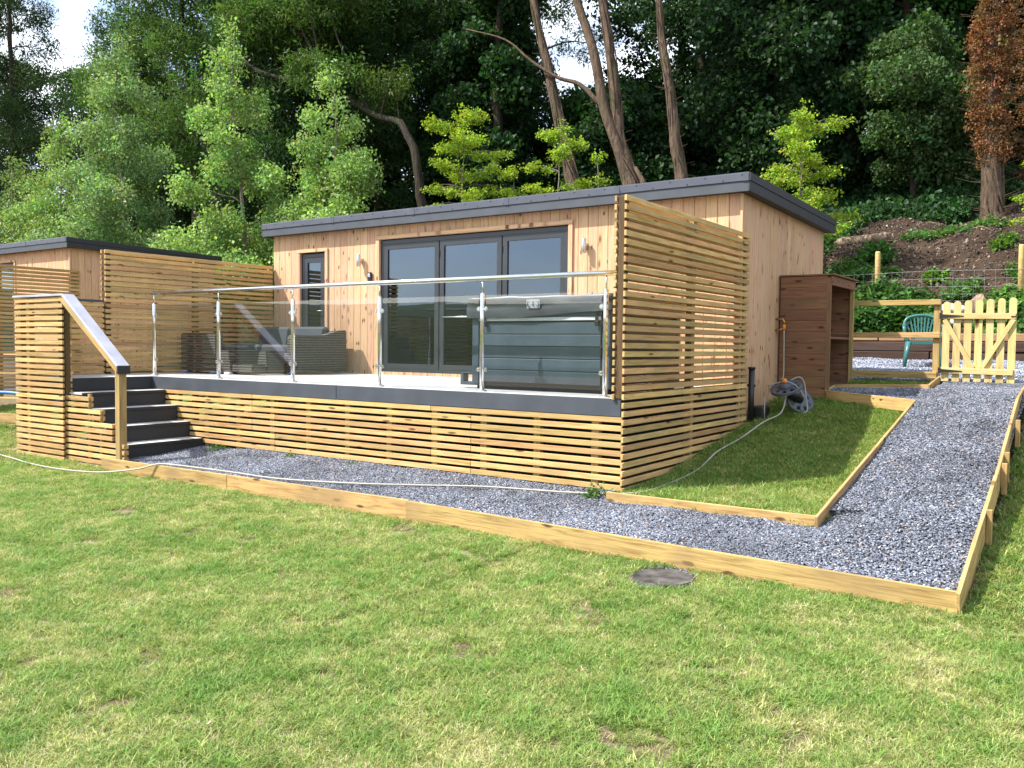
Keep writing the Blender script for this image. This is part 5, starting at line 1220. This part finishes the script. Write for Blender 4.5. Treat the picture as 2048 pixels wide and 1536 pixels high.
forest_tree('sycamore_tree', 'low green tree behind the twin trunks', -9.2, 17, 3.9, 1.7, 700, LC_BROAD, (.045, .11, .028), low=.05, nl=14)
forest_tree('sycamore_tree', 'dark tree low behind the sapling over the bifold doors', -8.2, 15.5, 3.6, 1.5, 600, LC_BROAD, SYC, low=.05, nl=12)
forest_tree('ash_tree', 'ash behind the curved leaning trunk with feathery mid green leaves', -17.5, 15.5, 11.5, 3.0, 1600, LC_ASH, (.042, .09, .026), low=.10, nl=20)
forest_tree('ash_tree', 'dark ash between the curved trunk and the dark ivy covered trees', -15.6, 18, 12.5, 2.9, 1500, LC_ASH, (.035, .08, .025), low=.05, nl=20)
# left
forest_tree('ash_tree', 'tall ash with light green spreading crown above the tall birch', -24.5, 13.5, 13, 3.6, 2000, LC_ASH, (.075, .14, .035), low=.30, nl=22, lean=(-1.5, 0))
forest_tree('ash_tree', 'ash with drooping crown between the tall birch and the pointed birch', -20.8, 13.0, 11.5, 2.8, 1600, LC_ASH, (.035, .08, .025), low=.12, nl=20)
forest_tree('alder_tree', 'thin crowned tall tree at the far left with sky showing through', -36.5, 12.5, 16, 2.8, 1000, LC_ASH, (.045, .085, .03), low=.28, nl=20, r0=.2)
forest_tree('alder_tree', 'dark tall tree at the left edge behind the lowest birch', -40, 12.5, 17, 3.3, 1300, LC_ASH, (.035, .07, .028), low=.15, nl=20)
forest_tree('ash_tree', 'dark ash behind the tall birch, left of the light green one', -30.5, 14.5, 10.5, 3.0, 1200, LC_ASH, (.035, .08, .025), low=.05, nl=18)
# second and third rows further up the slope
rows = [(-20, 19, 12.5, 3.6), (-24, 19.5, 13.5, 3.8), (-28, 20, 11.0, 3.4), (-17, 23.5, 13, 3.8), (-21.5, 25, 14, 4), (-26, 26, 13.5, 4), (-33, 21, 9.0, 3.4), (-38, 20, 9, 3.6), (-44, 19, 10, 3.8), (-31, 27, 11, 4), (-1.5, 31, 13, 4.5), (4.5, 30, 13, 4.5), (-6, 29, 12, 4.3), (-48, 17, 12, 4), (-9.8, 28, 3.0, 2.6), (-15, 31, 3.5, 2.8)]
where = ['left of the curved trunk, second row', 'behind the light green ash', 'behind the dark ash on the left', 'behind the feathery ash, high up', 'deep in the wood behind the pointed birch', 'deep in the wood behind the tall birch', 'low behind the thin crowned tree', 'low behind the far left trees', 'behind the left edge tree', 'high up behind the dark ash on the left', 'highest on the slope behind the sycamores', 'highest on the slope beyond the right edge', 'high up behind the straight bare trunk', 'beyond the left edge of the picture', 'low on the skyline right of the sky gap', 'low on the skyline below the sky gap']
for (x, y, h, r_), wh in zip(rows, where):
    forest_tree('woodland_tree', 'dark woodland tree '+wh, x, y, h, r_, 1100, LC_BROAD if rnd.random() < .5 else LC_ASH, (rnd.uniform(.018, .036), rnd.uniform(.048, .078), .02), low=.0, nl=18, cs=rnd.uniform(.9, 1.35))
# undergrowth of the wood
def undergrowth(name, n, box, hmax, tint, coll, label, cs, cond=lambda x, y: True):
    P_ = []
    for _ in range(n):
        x = rnd.uniform(*box[:2]); y = rnd.uniform(*box[2:])
        if not cond(x, y): continue
        d = .5+.5*noise.noise(Vector((x*.7, y*.7, 3)))+.3*noise.noise(Vector((x*2, y*2, 6)))
        P_.append((x, y, zlawn_b(x, y)+max(0, d)*hmax*rnd.random()**.7))
    k = len(P_); o = scatter(name, P_, np.column_stack([RS.normal(0, .4, k), RS.normal(0, .4, k), RS.uniform(0, 6.28, k)]), RS.uniform(.7, 1.5, k)*cs, tint_of(tint, k), coll); tag(o, label, 'undergrowth', None, 'stuff')
undergrowth('ivy_ground_cover', 5200, (-3.6, 4.5, 13.4, 19), .5, (.03, .08, .025), LC_IVY, 'dark ivy and brambles covering the ground between the trees above the soil bank', .9, cond=lambda x, y: y > 14.15-.25*math.sin(x*2)+(.9 if x > .9 else 0) or x < -1.2)
undergrowth('bank_brambles', 420, (-2.9, -1.55, 10.8, 13.4), .25, (.05, .12, .03), LC_IVY, 'green brambles on the bank beside the cabin back corner', 1.0)
undergrowth('woodland_undergrowth', 5000, (-48, -3.4, 10.5, 22), 1.3, (.03, .075, .022), LC_BROAD, 'dark undergrowth in the wood behind the cabins', 1.3, cond=lambda x, y: x < -10 or y > 12.5)

# ------------------------------------------------------------------ neighbouring cabin (same model) and its screen
OFF = Vector((-13.6, -.2, .13))
c2 = copy_tree(cabin, None, OFF); c2['label'] = 'neighbouring timber clad cabin with dark flat roof at the left edge'
s2 = copy_tree(scr_r, None, OFF); s2['label'] = 'slatted timber privacy screen of the neighbouring cabin at the left edge of the picture'
scr_r['group'] = s2['group'] = scr_l['group'] = 'double sided slatted privacy screens'; cabin['group'] = c2['group'] = 'timber clad garden cabins'
# neighbour's low fence : rails, wire and edging seen left of the landing screen
t = thing('low_wire_fence', 'low fence of thin rails and wire at the left edge beyond the stair screen', 'fence', (-12.4, -.4, -.7))
for z in (-.05, -.42): board('rail', t, (-15.2, -.75, z-.09), (-9.2, -.15, z+.02), .035, .022, M['edge'], .002)
board('edging_board', t, (-15.2, -.75, -.82), (-9.2, -.15, -.70), .03, .13, M['edge'], .003)
for x, y in ((-12.5, -.48), (-11.2, -.35), (-9.3, -.16), (-13.9, -.62)): tube_obj('wire_stake', [(x, y, -.9), (x, y, -.02)], .006, M['wire'], t, 5)
tag(tube_obj('hose', spline([(-13.2, .4, -.60), (-12.6, .3, -.55), (-12.2, .6, -.45), (-11.6, .9, -.50), (-11.2, 1.3, -.62)], 5), .03, M['foot'], None, 8, world=(-12.5, .4, -.6)), 'blue hose loop lying beyond the low wire fence at the left edge', 'hose')
